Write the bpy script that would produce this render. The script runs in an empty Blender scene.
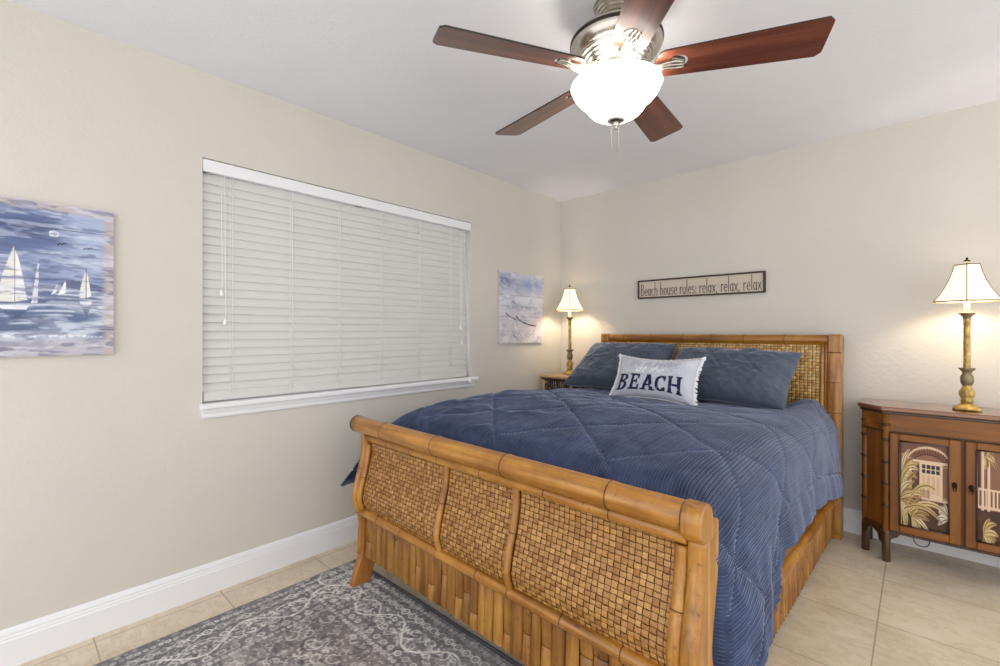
import bpy, math, random
import numpy as np
from math import pi, sin, cos, radians, sqrt
from mathutils import Vector
random.seed(7); RNG = np.random.default_rng(11)
SC = bpy.context.scene; COL = SC.collection

# ------------------------------------------------------------------ camera, sky, exposure
cam_d = bpy.data.cameras.new('camera'); cam = bpy.data.objects.new('camera', cam_d); COL.objects.link(cam)
cam.location = (2.459, -3.5247, 1.2256)
cam.rotation_euler = (pi/2, 0, radians(42.4997))
cam_d.sensor_width = 36; cam_d.lens = 456.93*36/1000; cam_d.shift_y = -0.00098; cam_d.clip_start = .02
SC.camera = cam
SC.view_settings.view_transform = 'Standard'; SC.view_settings.look = 'None'
SC.view_settings.gamma = 1; SC.view_settings.use_curve_mapping = False
SC.view_settings.exposure = 0.45
W = bpy.data.worlds.new('world'); SC.world = W; W.use_nodes = True
bg = W.node_tree.nodes['Background']; bg.inputs[0].default_value = (.96, .975, 1.0, 1); bg.inputs[1].default_value = 1.47
FAN_E, SHADE_E, BULB_W, FAN_BULB_W = 3.8, .62, 6.5, 1.0
H = 2.44

# ------------------------------------------------------------------ colour + materials
def lin(c):
    c = np.asarray(c, float)/255.
    return np.where(c <= .04045, c/12.92, ((c+.055)/1.055)**2.4)
def rgba(c): return tuple(float(v) for v in lin(c)) + (1,)
class NT:
    def __init__(s, name):
        s.m = bpy.data.materials.new(name); s.m.use_nodes = True
        s.t = s.m.node_tree; s.b = s.t.nodes['Principled BSDF']
    def n(s, typ, **kw):
        nd = s.t.nodes.new(typ)
        for k, v in kw.items():
            if k.startswith('i_'): nd.inputs[k[2:].replace('_', ' ')].default_value = v
            else: setattr(nd, k, v)
        return nd
    def l(s, a, b): s.t.links.new(a, b)
    def coord(s, scale=(1, 1, 1), kind='Object'):
        tc = s.n('ShaderNodeTexCoord'); mp = s.n('ShaderNodeMapping'); mp.inputs['Scale'].default_value = scale
        s.l(tc.outputs[kind], mp.inputs[0]); return mp.outputs[0]
    def noise(s, vec, scale, detail=4, rough=.55, dist=0):
        nd = s.n('ShaderNodeTexNoise'); nd.inputs['Scale'].default_value = scale; nd.inputs['Detail'].default_value = detail
        nd.inputs['Roughness'].default_value = rough; nd.inputs['Distortion'].default_value = dist
        s.l(vec, nd.inputs['Vector']); return nd.outputs['Fac']
    def ramp(s, fac, stops):
        r = s.n('ShaderNodeValToRGB'); e = r.color_ramp.elements
        while len(e) < len(stops): e.new(.5)
        for el, (p, c) in zip(e, stops): el.position = p; el.color = rgba(c)
        s.l(fac, r.inputs[0]); return r.outputs[0]
    def mix(s, a, b, fac, mode='MIX'):
        m = s.n('ShaderNodeMix', data_type='RGBA', blend_type=mode)
        for sock, v in ((m.inputs[0], fac), (m.inputs[6], a), (m.inputs[7], b)):
            if hasattr(v, 'links'): s.l(v, sock)
            else: sock.default_value = v
        return m.outputs[2]
    def bump(s, h, strength=.3, dist=.01):
        b = s.n('ShaderNodeBump'); b.inputs['Strength'].default_value = strength; b.inputs['Distance'].default_value = dist
        s.l(h, b.inputs['Height']); s.l(b.outputs[0], s.b.inputs['Normal']); return b
    def attr(s, name='Col'):
        a = s.n('ShaderNodeAttribute'); a.attribute_name = name; return a.outputs['Color']
    def set(s, **kw):
        for k, v in kw.items(): s.b.inputs[k.replace('_', ' ')].default_value = v
        return s
M = {}
def plain(name, c, rough=.5, metal=0, **kw):
    t = NT(name); t.set(Base_Color=rgba(c), Roughness=rough, Metallic=metal, **kw); M[name] = t.m; return t
def paint_wall(name, c, bs=.25, sc=60):
    t = NT(name); v = t.coord(); n = t.noise(v, 1.3, 3)
    a, b = np.array(c)*.985, np.array(c)*1.01
    t.l(t.ramp(n, [(.3, a), (.7, b)]), t.b.inputs['Base Color']); t.set(Roughness=.85)
    t.bump(t.noise(v, sc, 5, .6), bs, .006); M[name] = t.m
paint_wall('wall_paint', (212, 207, 197), .35, 45)
paint_wall('ceiling_paint', (236, 236, 240), .5, 70)
plain('white_trim', (238, 238, 240), .35)
plain('blind_white', (214, 212, 207), .4)
plain('cord_white', (245, 245, 242), .7)
# tiles
t = NT('floor_tile'); v = t.coord()
sep = t.n('ShaderNodeSeparateXYZ'); t.l(v, sep.inputs[0])
def joint(out, off, pitch):
    a = t.n('ShaderNodeMath', operation='SUBTRACT'); t.l(out, a.inputs[0]); a.inputs[1].default_value = off
    b = t.n('ShaderNodeMath', operation='PINGPONG'); t.l(a.outputs[0], b.inputs[0]); b.inputs[1].default_value = pitch/2
    return b.outputs[0]
mn = t.n('ShaderNodeMath', operation='MINIMUM'); t.l(joint(sep.outputs[0], .06, .454), mn.inputs[0]); t.l(joint(sep.outputs[1], -3.275, .45), mn.inputs[1])
g = t.n('ShaderNodeMapRange'); g.inputs[1].default_value = .0015; g.inputs[2].default_value = .0035; t.l(mn.outputs[0], g.inputs[0])
base = t.ramp(t.noise(v, 3.0, 8, .6, .3), [(.25, (200, 181, 156)), (.5, (220, 205, 181)), (.75, (232, 220, 199))])
vein = t.ramp(t.noise(t.coord((1, 2.2, 1)), 5, 10, .72, .5), [(.46, (255, 255, 255)), (.5, (232, 222, 206)), (.53, (255, 255, 255))])
base = t.mix(base, vein, .6, 'MULTIPLY')
t.l(t.mix(rgba((170, 156, 134)), base, g.outputs[0]), t.b.inputs['Base Color'])
t.set(Roughness=.32); t.bump(g.outputs[0], .25, .002); M['floor_tile'] = t.m
# bamboo: fibres run along an axis
def bamboo(name, axis, lo, mid, hi, rough=.3, tint=False, coat=.3):
    t = NT(name); sc = [26, 26, 26]; sc[axis] = 1.2
    v = t.coord(tuple(sc)); v2 = t.coord((3, 3, 3))
    c = t.ramp(t.noise(v, 1.0, 6, .65, .3), [(.28, lo), (.5, mid), (.72, hi)])
    c = t.mix(c, t.ramp(t.noise(v2, 1.6, 4, .6), [(.3, (186, 146, 104)), (.62, (255, 255, 255))]), .8, 'MULTIPLY')
    sp = t.ramp(t.noise(t.coord((60, 60, 60)), 1.0, 2, .5), [(.27, (120, 75, 40)), (.33, (255, 255, 255))])
    c = t.mix(c, sp, .5, 'MULTIPLY')
    if tint: c = t.mix(c, t.attr(), 1.0, 'MULTIPLY')
    t.l(c, t.b.inputs['Base Color']); t.set(Roughness=rough, Coat_Weight=coat, Coat_Roughness=.2)
    t.bump(t.noise(v, 1.0, 4), .12, .002); M[name] = t.m
LO, MI, HI = (110, 66, 18), (176, 121, 42), (210, 160, 76)
for ax in (0, 1, 2): bamboo('bamboo_'+'xyz'[ax], ax, LO, MI, HI)
bamboo('bamboo_slats', 2, (114, 72, 26), (170, 120, 50), (206, 158, 82), .42, True, .12)
bamboo('bamboo_node', 0, (60, 30, 10), (92, 50, 16), (130, 78, 28), .4)
bamboo('leg_wood', 2, (132, 80, 30), (166, 106, 44), (188, 128, 58), .4)
def weave_mat(name, lo, hi, rough, coat):
    t = NT(name); v = t.coord((1, 1, 1)); a = t.attr()
    c = t.mix(a, t.ramp(t.noise(v, 260, 3, .6), [(.3, lo), (.7, hi)]), 1.0, 'MULTIPLY')
    t.l(c, t.b.inputs['Base Color']); t.set(Roughness=rough, Coat_Weight=coat, Coat_Roughness=.25)
    t.bump(t.noise(v, 400, 2), .15, .001); M[name] = t.m
weave_mat('weave', (214, 194, 168), (255, 250, 240), .5, .1)
weave_mat('weave_gloss', (205, 190, 165), (255, 250, 235), .28, .5)
# cloth
def cloth(name, c1, c2, rough=.85, sheen=.6, bs=.25, sc=500, stint=(.75, .8, 1, 1)):
    t = NT(name); v = t.coord()
    t.l(t.ramp(t.noise(v, 9, 6, .7, .4), [(.3, c1), (.7, c2)]), t.b.inputs['Base Color'])
    t.set(Roughness=rough, Sheen_Weight=sheen, Sheen_Roughness=.4, Sheen_Tint=stint)
    t.bump(t.noise(v, sc, 3), bs, .002); M[name] = t.m
cloth('comforter', (30, 42, 74), (72, 86, 120), sheen=.8, bs=.3, sc=300)  # wide tone range: lighter mottling paints in the sheen of the crushed nap
cloth('sham', (62, 71, 86), (84, 93, 108), sheen=.6, bs=.5, sc=160)
cloth('cushion_cloth', (196, 198, 208), (212, 213, 221), sheen=.1, bs=.2)
cloth('navy_print', (26, 30, 66), (32, 36, 78), sheen=.1)
cloth('white_thread', (246, 246, 248), (252, 252, 252), sheen=.1)
cloth('faded_print', (172, 176, 190), (180, 184, 196), sheen=0)
cloth('mattress_cloth', (225, 225, 222), (232, 232, 230), sheen=.1)
# vertex-coloured (a painted picture / woven design on its own surface; rug edge shadow painted in)
def vcol(name, rough=.7, bs=.1, sc=300, sheen=0):
    t = NT(name); t.l(t.attr(), t.b.inputs['Base Color']); t.set(Roughness=rough, Sheen_Weight=sheen)
    t.bump(t.noise(t.coord(), sc, 3), bs, .002); M[name] = t.m
vcol('canvas_paint', .6, .15, 200); vcol('rug_pile', .95, .5, 500, .15); vcol('door_art', .35, .2, 180)
plain('canvas_edge', (206, 198, 190), .7)
# metals etc
plain('nickel', (196, 190, 178), .27, 1.0); plain('nickel_dark', (58, 52, 46), .4, .9); plain('brass_chain', (200, 196, 186), .3, 1)
def antique(name, c1, c2, metal=.5, rough=.42):
    t = NT(name); t.l(t.ramp(t.noise(t.coord(), 30, 5, .7), [(.35, c1), (.62, c2)]), t.b.inputs['Base Color'])
    t.set(Roughness=rough, Metallic=metal); M[name] = t.m
antique('antique_gold', (140, 108, 48), (216, 184, 108)); antique('antique_pewter', (96, 84, 66), (150, 132, 100), .4)
plain('candle_tube', (224, 200, 160), .45); plain('bronze', (52, 38, 24), .4, .7)
def wood(name, axis, lo, mid, hi, rough=.35, coat=.4, sc=14, st=.9):
    t = NT(name); s = [sc]*3; s[axis] = st; v = t.coord(tuple(s))
    t.l(t.ramp(t.noise(v, 1.0, 8, .68, .5), [(.25, lo), (.5, mid), (.75, hi)]), t.b.inputs['Base Color'])
    t.set(Roughness=rough, Coat_Weight=coat, Coat_Roughness=.15); t.bump(t.noise(v, 1.5, 4), .06, .002); M[name] = t.m
wood('blade_wood', 0, (56, 26, 18), (104, 54, 38), (140, 84, 60), .34, .5, 26, 1.3)
plain('blade_edge', (34, 20, 14), .4)
wood('cab_wood_x', 0, (84, 44, 8), (140, 84, 24), (172, 112, 40), .45, .05); wood('cab_wood_z', 2, (66, 34, 8), (118, 70, 20), (158, 100, 36), .45, .05)
wood('cab_top', 0, (88, 50, 28), (128, 80, 50), (160, 110, 74), .18, .8)
wood('cab_dark', 2, (34, 20, 10), (62, 38, 18), (92, 58, 28), .35)
wood('sign_board', 0, (182, 168, 150), (204, 190, 172), (214, 202, 186), .6, 0, 20, 1)
plain('sign_frame', (52, 24, 18), .4); plain('sign_ink', (60, 52, 46), .7)
wood('stand_wood', 0, (160, 126, 84), (188, 154, 110), (206, 176, 134), .35, .3)
def emis(name, c, e, base=(240, 235, 225), rough=.4):
    t = NT(name); t.set(Base_Color=rgba(base), Roughness=rough, Emission_Color=rgba(c), Emission_Strength=e); M[name] = t.m
emis('glass_bowl', (255, 250, 240), FAN_E, (250, 250, 248), .2)
emis('shade_cloth', (255, 236, 206), SHADE_E, (236, 222, 196), .8)
emis('bulb_glow', (255, 226, 186), 10)
plain('shade_trim', (150, 124, 90), .7)
t = NT('window_glass'); t.set(Base_Color=(1, 1, 1, 1), Roughness=.02, Transmission_Weight=1.0); M['window_glass'] = t.m

# ------------------------------------------------------------------ mesh helpers
class MB:
    """collects shapes; build() makes ONE object"""
    def __init__(s): s.v = []; s.f = []; s.c = []; s.sm = []; s.mi = {}
    def add(s, vs, fs, col=(1, 1, 1), smooth=False):
        b = len(s.v); s.v += [tuple(float(q) for q in p) for p in vs]; s.f += [tuple(b+i for i in f) for f in fs]
        s.c += [tuple(col)]*len(vs) if len(np.shape(col)) == 1 else [tuple(c) for c in col]
        s.sm += [smooth]*len(fs); return s
    def box(s, a, b, col=(1, 1, 1), bev=0):
        a = np.array(a, float); b = np.array(b, float); a, b = np.minimum(a, b), np.maximum(a, b)
        if bev <= 0:
            vs = [(x, y, z) for x in (a[0], b[0]) for y in (a[1], b[1]) for z in (a[2], b[2])]
            return s.add(vs, [(0, 1, 3, 2), (4, 6, 7, 5), (0, 4, 5, 1), (2, 3, 7, 6), (0, 2, 6, 4), (1, 5, 7, 3)], col)
        bev = min(bev, *((b-a)*.45)); vs = []; idx = {}
        for ix in (0, 1):
            for iy in (0, 1):
                for iz in (0, 1):
                    p = [(a, b)[i][k] for k, i in enumerate((ix, iy, iz))]
                    sg = [1 if i == 0 else -1 for i in (ix, iy, iz)]
                    for k in range(3):
                        q = [p[j]+(0 if j == k else sg[j]*bev) for j in range(3)]
                        idx[(ix, iy, iz, k)] = len(vs); vs.append(q)
        F = []
        for k in range(3):
            o = [j for j in range(3) if j != k]
            for side in (0, 1):
                q = []
                for u, w in ((0, 0), (1, 0), (1, 1), (0, 1)):
                    c = [0, 0, 0]; c[k] = side; c[o[0]] = u; c[o[1]] = w; q.append(idx[(*c, k)])
                F.append(tuple(q))
        for k in range(3):      # edges along k
            o = [j for j in range(3) if j != k]
            for u in (0, 1):
                for w in (0, 1):
                    c0 = [0, 0, 0]; c0[o[0]] = u; c0[o[1]] = w; c1 = list(c0); c1[k] = 1
                    F.append((idx[(*c0, o[0])], idx[(*c0, o[1])], idx[(*c1, o[1])], idx[(*c1, o[0])]))
        for ix in (0, 1):
            for iy in (0, 1):
                for iz in (0, 1): F.append(tuple(idx[(ix, iy, iz, k)] for k in range(3)))
        return s.add(vs, F, col)
    def tube(s, pts, r, n=12, col=(1, 1, 1), caps=True, sx=1, up=None):
        pts = [Vector(p) for p in pts]; rs = r if hasattr(r, '__len__') else [r]*len(pts)
        vs = []; prev = None
        for i, p in enumerate(pts):
            d = (pts[min(i+1, len(pts)-1)]-pts[max(i-1, 0)]).normalized()
            if prev is None:
                a = Vector(up) if up else (Vector((0, 0, 1)) if abs(d.z) < .9 else Vector((1, 0, 0)))
            else: a = prev
            e1 = (a-d*a.dot(d)).normalized(); e2 = d.cross(e1); prev = e1
            for k in range(n):
                an = 2*pi*k/n; vs.append(p+e1*(cos(an)*rs[i])+e2*(sin(an)*rs[i]*sx))
        m = len(pts); fs = [(i*n+k, i*n+(k+1) % n, (i+1)*n+(k+1) % n, (i+1)*n+k) for i in range(m-1) for k in range(n)]
        s.add(vs, fs, col, True)
        if caps:
            b = len(s.v)-m*n; s.f += [tuple(b+k for k in range(n))[::-1], tuple(b+(m-1)*n+k for k in range(n))]; s.sm += [False, False]
        return s
    def lathe(s, prof, c, n=32, col=(1, 1, 1), flute=None):
        vs = []; c = Vector(c)
        for j, (r, z) in enumerate(prof):
            for k in range(n):
                a = 2*pi*k/n; rr = r
                if flute and flute[1] <= z <= flute[2]: rr = r*(1+flute[3]*(abs(sin(a*flute[0]/2))-.5))
                vs.append((c.x+rr*cos(a), c.y+rr*sin(a), c.z+z))
        fs = [(j*n+k, j*n+(k+1) % n, (j+1)*n+(k+1) % n, (j+1)*n+k) for j in range(len(prof)-1) for k in range(n)]
        return s.add(vs, fs, col, True)
    def prism(s, poly, fn, a, b, col=(1, 1, 1), smooth=False):
        """poly 2-D points; fn(u, v, w) -> 3-D; extruded from w=a to w=b"""
        n = len(poly); vs = [fn(u, v, a) for u, v in poly]+[fn(u, v, b) for u, v in poly]
        fs = [tuple(range(n))[::-1], tuple(range(n, 2*n))]+[(i, (i+1) % n, n+(i+1) % n, n+i) for i in range(n)]
        return s.add(vs, fs, col, smooth)
    def mark(s, start, idx):
        for i in range(start, len(s.f)): s.mi[i] = idx
        return s
    def build(s, name, mat, parent=None, bevel=0, mat2=None):
        me = bpy.data.meshes.new(name); org = Vector(parent_origin(parent)) if parent else Vector((0, 0, 0))
        me.from_pydata([tuple(Vector(p)-org) for p in s.v], [], s.f)
        me.polygons.foreach_set('use_smooth', s.sm)
        if mat2: me.polygons.foreach_set('material_index', [s.mi.get(i, 0) for i in range(len(s.f))])
        ca = me.color_attributes.new('Col', 'FLOAT_COLOR', 'POINT')
        arr = np.ones((len(s.v), 4), np.float32); arr[:, :3] = np.array(s.c, np.float32)[:, :3]; ca.data.foreach_set('color', arr.ravel())
        import bmesh
        bm = bmesh.new(); bm.from_mesh(me); bmesh.ops.recalc_face_normals(bm, faces=bm.faces); bm.to_mesh(me); bm.free()
        me.materials.append(M[mat])
        if mat2: me.materials.append(M[mat2])
        o = bpy.data.objects.new(name, me); COL.objects.link(o)
        if parent: o.parent = parent
        if bevel:
            md = o.modifiers.new('Bevel', 'BEVEL'); md.width = bevel; md.segments = 2; md.limit_method = 'ANGLE'
        return o
def parent_origin(p):
    o = Vector((0, 0, 0))
    while p: o = o+p.location; p = p.parent
    return o
def empty(name, loc): o = bpy.data.objects.new(name, None); o.empty_display_size = .1; o.location = loc; COL.objects.link(o); return o
def tag(o, label, cat, group=None):
    o['label'] = label; o['category'] = cat
    if group: o['group'] = group
    return o
PIV, ROT = Vector((1.31, -.13, 0)), radians(-1.9)      # the bed stands very slightly askew to the wall
def askew(o):
    from mathutils import Matrix
    o.location = PIV+Matrix.Rotation(ROT, 3, 'Z')@(o.location-PIV); o.rotation_euler = (0, 0, ROT); return o
def struct(o): o['kind'] = 'structure'; return o
def gridmesh(name, P, mat, parent=None, col=None, smooth=True, close=False):
    """P (n, m, 3) numpy grid -> one fast mesh"""
    n, m = P.shape[:2]; org = np.array(parent_origin(parent)) if parent else np.zeros(3)
    V = (P.reshape(-1, 3)-org).astype(np.float32); i = np.arange(n-1)[:, None]*m+np.arange(m-1)[None]
    F = np.stack([i, i+1, i+m+1, i+m], -1).reshape(-1, 4).astype(np.int32)
    me = bpy.data.meshes.new(name); me.vertices.add(len(V)); me.vertices.foreach_set('co', V.ravel())
    me.loops.add(F.size); me.loops.foreach_set('vertex_index', F.ravel()); me.polygons.add(len(F))
    me.polygons.foreach_set('loop_start', np.arange(0, F.size, 4, dtype=np.int32)); me.polygons.foreach_set('loop_total', np.full(len(F), 4, np.int32))
    me.polygons.foreach_set('use_smooth', np.full(len(F), smooth)); me.update(calc_edges=True)
    if col is not None:
        ca = me.color_attributes.new('Col', 'FLOAT_COLOR', 'POINT'); a = np.ones((len(V), 4), np.float32)
        a[:, :3] = lin(col.reshape(-1, 3)); ca.data.foreach_set('color', a.ravel())
    me.validate(); me.materials.append(M[mat]); o = bpy.data.objects.new(name, me); COL.objects.link(o)
    if parent: o.parent = parent
    return o
def vnoise(x, y, seed=0, octv=4, rough=.5):
    """numpy value noise 0..1"""
    x = np.asarray(x, float); y = np.asarray(y, float); out = np.zeros(np.broadcast(x, y).shape); amp = 1; tot = 0
    for o in range(octv):
        T = np.random.default_rng(seed*31+o).random((64, 64))
        xi = np.floor(x).astype(int); yi = np.floor(y).astype(int); fx = x-xi; fy = y-yi
        fx = fx*fx*(3-2*fx); fy = fy*fy*(3-2*fy)
        g = lambda a, b: T[a % 64, b % 64]
        out = out+amp*((g(xi, yi)*(1-fx)+g(xi+1, yi)*fx)*(1-fy)+(g(xi, yi+1)*(1-fx)+g(xi+1, yi+1)*fx)*fy)
        tot += amp; amp *= rough; x = x*2+7.3; y = y*2+3.1
    return out/tot

# ------------------------------------------------------------------ room
def cbox(name, a, b, mat): return struct(MB().box(a, b).build(name, mat))
cbox('floor', (-.15, -4.7, -.1), (4.3, .15, 0), 'floor_tile')
cbox('ceiling', (-.15, -4.7, H), (4.3, .15, H+.1), 'ceiling_paint')
cbox('wall_back', (-.15, 0, 0), (4.3, .15, H), 'wall_paint')
WY0, WY1, WZ0, WZ1 = -2.892, -1.167, .882, 2.04
w = MB()
w.box((-.15, -4.7, 0), (0, WY0, H)); w.box((-.15, WY1, 0), (0, 0, H)); w.box((-.15, WY0, 0), (0, WY1, WZ0)); w.box((-.15, WY0, WZ1), (0, WY1, H))
struct(w.build('wall_left', 'wall_paint'))
bp = [(0, 0), (.016, 0), (.016, .098), (.0135, .104), (.0135, .110), (.011, .116), (.011, .124), (.006, .136), (0, .141)]
struct(MB().prism(bp, lambda u, v, q: (u, q, v), -4.7, -.0, smooth=False).build('baseboard_left', 'white_trim'))
struct(MB().prism(bp, lambda u, v, q: (q, -u, v), .016, 4.3).build('baseboard_back', 'white_trim'))
# window set in the left wall
wf = struct(empty('window_1', (-.1, (WY0+WY1)/2, WZ0)))
m = MB(); fx0, fx1 = -.145, -.10
m.box((fx0, WY0, WZ0), (fx1, WY0+.045, WZ1)); m.box((fx0, WY1-.045, WZ0), (fx1, WY1, WZ1)); m.box((fx0, WY0, WZ0), (fx1, WY1, WZ0+.045))
m.box((fx0, WY0, WZ1-.045), (fx1, WY1, WZ1)); m.box((fx0, -2.055, WZ0), (fx1, -2.005, WZ1)); m.build('window_frame', 'white_trim', wf)
MB().box((-.128, WY0+.04, WZ0+.04), (-.122, WY1-.04, WZ1-.04)).build('pane', 'window_glass', wf)
s = MB(); s.prism([(-.1, .866), (.034, .866), (.04, .872), (.04, .886), (.034, .892), (-.1, .892)], lambda u, v, q: (u, q, v), WY0-.012, WY1+.045).build('window_sill', 'white_trim', wf)
s = MB(); s.prism([(0, .822), (.012, .822), (.016, .83), (.016, .842), (.02, .85), (.024, .866), (0, .866)], lambda u, v, q: (u, q, v), WY0-.004, WY1+.022).build('sill_apron', 'white_trim', wf)

# venetian blind hanging inside the recess
bl = tag(empty('window_blind', (-.03, (WY0+WY1)/2, WZ1)), 'closed white venetian blind hanging in the window recess', 'blind')
by0, by1 = WY0+.006, WY1-.022
MB().prism([(-.016, 1.978), (.004, 1.978), (.006, 1.984), (.006, 2.028), (.004, 2.034), (-.05, 2.034), (-.05, 2.0), (-.016, 2.0)], lambda u, v, q: (u, q, v), WY0+.002, WY1-.002).build('valance', 'white_trim', bl)
ns = 25; z0 = .945; pitch = (1.975-z0)/ns; tilt = radians(79)
for i in range(ns):
    zc = z0+pitch*(i+.5)
    ti = tilt-(.16 if zc < 1.35 else 0)*random.uniform(.6, 1.3)+random.uniform(-.02, .02)
    hw = .024; prof = []
    for k in range(7):
        q = -1+2*k/6; bow = .003*(1-q*q); dx = cos(ti)*hw*q+sin(ti)*bow; dz = -sin(ti)*hw*q+cos(ti)*bow
        prof.append((-.030-dx*-1, zc+dz))
    pr = prof+[(a-.0022, b-.0012) for a, b in prof[::-1]]
    MB().prism(pr, lambda u, v, q: (u, q, v), by0, by1, smooth=False).build('slat', 'blind_white', bl)
MB().box((-.05, by0, .897), (-.012, by1, .946), bev=.004).build('bottom_rail', 'blind_white', bl)
for yc in (-2.762, -2.474, -2.2, -1.919, -1.625, -1.35):
    c = MB().tube([(-.008, yc, 1.98), (-.010, yc, .925)], .0012, 6)
    c.tube([(-.008, yc-.012, 1.98), (-.010, yc-.012, .925)], .0008, 5); c.build('ladder_cord', 'cord_white', bl)
for yc, zz in ((-2.815, 1.40), (-2.80, 1.262), (-1.272, 1.245), (-1.258, 1.135), (-1.235, .86)):
    xx = .004 if zz > .9 else .044
    c = MB().tube([(.001, yc, 1.98), (xx, yc+.004, 1.2 if zz < 1.2 else zz+.05), (xx, yc+(.02 if zz < .9 else 0), zz+.02)], .0014, 6).build('pull_cord', 'cord_white', bl)
    MB().lathe([(.002, .026), (.005, .02), (.009, .004), (.0095, 0), (0, -.002)], (xx, yc+(.02 if zz < .9 else 0), zz), 12).build('tassel', 'cord_white', c)

# ------------------------------------------------------------------ pictures
def blend(img, mask, c):
    m = np.clip(mask, 0, 1)[..., None]; img[:] = img*(1-m)+np.array(c, float)*m
def poly_mask(X, Y, pts, soft=.004):
    inside = np.zeros(X.shape, bool); n = len(pts)
    for i in range(n):
        (x1, y1), (x2, y2) = pts[i], pts[(i+1) % n]
        c = ((y1 > Y) != (y2 > Y)) & (X < (x2-x1)*(Y-y1)/((y2-y1) if y2 != y1 else 1e-9)+x1); inside ^= c
    return inside.astype(float)
def line_mask(X, Y, pts, w):
    d = np.full(X.shape, 9.)
    for (x1, y1), (x2, y2) in zip(pts[:-1], pts[1:]):
        L = (x2-x1)**2+(y2-y1)**2+1e-12; t_ = np.clip(((X-x1)*(x2-x1)+(Y-y1)*(y2-y1))/L, 0, 1)
        d = np.minimum(d, np.hypot(X-x1-t_*(x2-x1), Y-y1-t_*(y2-y1)))
    return np.clip((w-d)/(w*.5), 0, 1)
def canvas(name, y0, y1, z0_, z1_, th, paint, label):
    root = tag(empty(name, (0, (y0+y1)/2, z0_)), label, 'picture')
    MB().box((.002, y0, z0_), (th, y1, z1_)).build('stretcher_board', 'canvas_edge', root)
    n = 300; u = np.linspace(0, 1, n); X, Y = np.meshgrid(u, u, indexing='ij'); img = paint(X, Y)
    P = np.stack([np.full(X.shape, th+.0012), y0+X*(y1-y0), z0_+Y*(z1_-z0_)], -1)
    gridmesh('painted_canvas', P, 'canvas_paint', root, np.clip(img, 0, 255)); return root
def sea_night(X, Y):
    img = np.zeros(X.shape+(3,))
    n1 = vnoise(X*2.2, Y*7, 3, 5); n2 = vnoise(X*4, Y*16, 5, 5)
    sky = np.clip((n1-.5)*3+.45+(.25*np.sin(Y*9)), 0, 1)[..., None]
    img[:] = np.array((104, 118, 160))*(1-sky)+np.array((168, 180, 208))*sky
    blend(img, np.exp(-((Y-.62)/.09)**2)*np.clip((n1-.35)*3, 0, 1)*.8, (214, 222, 234))
    blend(img, np.exp(-((Y-.82)/.09)**2)*np.clip((.62-n1)*4, 0, .75), (70, 80, 118))
    sea = Y < .44
    s = np.clip((n2-.42)*5, 0, 1)[..., None]; si = np.array((96, 110, 142))*(1-s)+np.array((190, 200, 216))*s
    img[sea] = si[sea]
    hill = .44+.05*np.clip(np.sin(X*9+.6), 0, 1)+.02*vnoise(X*14, X*0, 9, 3)
    blend(img, ((Y > .435) & (Y < hill) & (X > .3))*.75, (84, 92, 124))
    for yy, a in ((.40, .8), (.375, .7), (.33, .6), (.29, .8), (.262, .75), (.215, .7), (.17, .5)):
        blend(img, np.exp(-((Y-yy-.006*np.sin(X*11))/.007)**2)*np.clip((vnoise(X*9, Y*2, int(yy*900), 3)-.42)*6, 0, 1)*a, (236, 240, 246))
    blend(img, np.exp(-((Y-.245)/.035)**2)*np.clip((vnoise(X*5, Y*9, 77, 3)-.45)*5, 0, .8), (62, 74, 110))
    blend(img, np.clip((.155-Y)*9, 0, .8), (186, 176, 182)); blend(img, np.exp(-((Y-.13)/.012)**2)*(vnoise(X*60, Y*60, 8, 2) > .52)*.9, (232, 232, 238))
    blend(img, np.clip((np.maximum(X-.93, Y-.93))*22, 0, .8), (196, 178, 170))
    def sail(cx, base, hgt, w, lean=0, c=(240, 238, 230)):
        r = [(cx+lean*hgt, base+hgt)]
        for k in range(9): q = k/8; r.append((cx+lean*hgt*(1-q)+w*(q**.7)*1.0, base+hgt*(1-q)+.015*q))
        r += [(cx-.15*w, base)]; blend(img, poly_mask(X, Y, r), c)
    def boat(cx, base, hgt, w):
        blend(img, poly_mask(X, Y, [(cx, base+hgt)]+[(cx-w*1.1*sin(q*pi/2*1.0), base+hgt*(1-q)) for q in np.linspace(0, 1, 9)]+[(cx, base)]), (226, 224, 216))
        sail(cx, base, hgt*.93, w*.85); blend(img, line_mask(X, Y, [(cx, base-.02), (cx, base+hgt)], .003), (80, 76, 84))
        blend(img, poly_mask(X, Y, [(cx-w*1.1, base-.02), (cx+w, base-.02), (cx+w*.8, base-.045), (cx-w*.9, base-.045)]), (238, 238, 240))
        blend(img, poly_mask(X, Y, [(cx-w*.8, base-.055), (cx+w*.8, base-.055), (cx, base-.13)])*.5, (66, 76, 112))
    boat(.525, .345, .36, .064); sail(.60, .335, .28, .022, .10, (232, 232, 230)); sail(.622, .335, .26, -.020, .04, (214, 214, 218))
    sail(.69, .40, .07, .02, .35, (226, 228, 234)); sail(.725, .40, .095, .03, .3, (244, 244, 244)); boat(.857, .385, .20, .030)
    sail(.12, .30, .25, .06); boat(.3, .31, .16, .05)
    blend(img, (np.hypot(X-.70, Y-.80) < .024)*.9, (226, 228, 236)); blend(img, (np.hypot(X-.708, Y-.803) < .014)*.7, (176, 184, 206))
    for bx, by in ((.738, .735), (.866, .722)):
        blend(img, line_mask(X, Y, [(bx-.022, by-.004), (bx-.008, by+.006), (bx, by), (bx+.01, by+.010), (bx+.024, by+.008)], .004), (36, 34, 46))
    for yy in (.17, .34, .5, .665, .83):
        blend(img, (np.abs(Y-yy-.004*(X-.5)) < .0022)*.55, (74, 70, 84))
    blend(img, np.clip((vnoise(X*7, Y*34, 6, 5)-.53)*5, 0, .5), (214, 218, 230)); blend(img, np.clip((.44-vnoise(X*9, Y*40, 15, 4))*5, 0, .4), (78, 84, 116))
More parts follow.
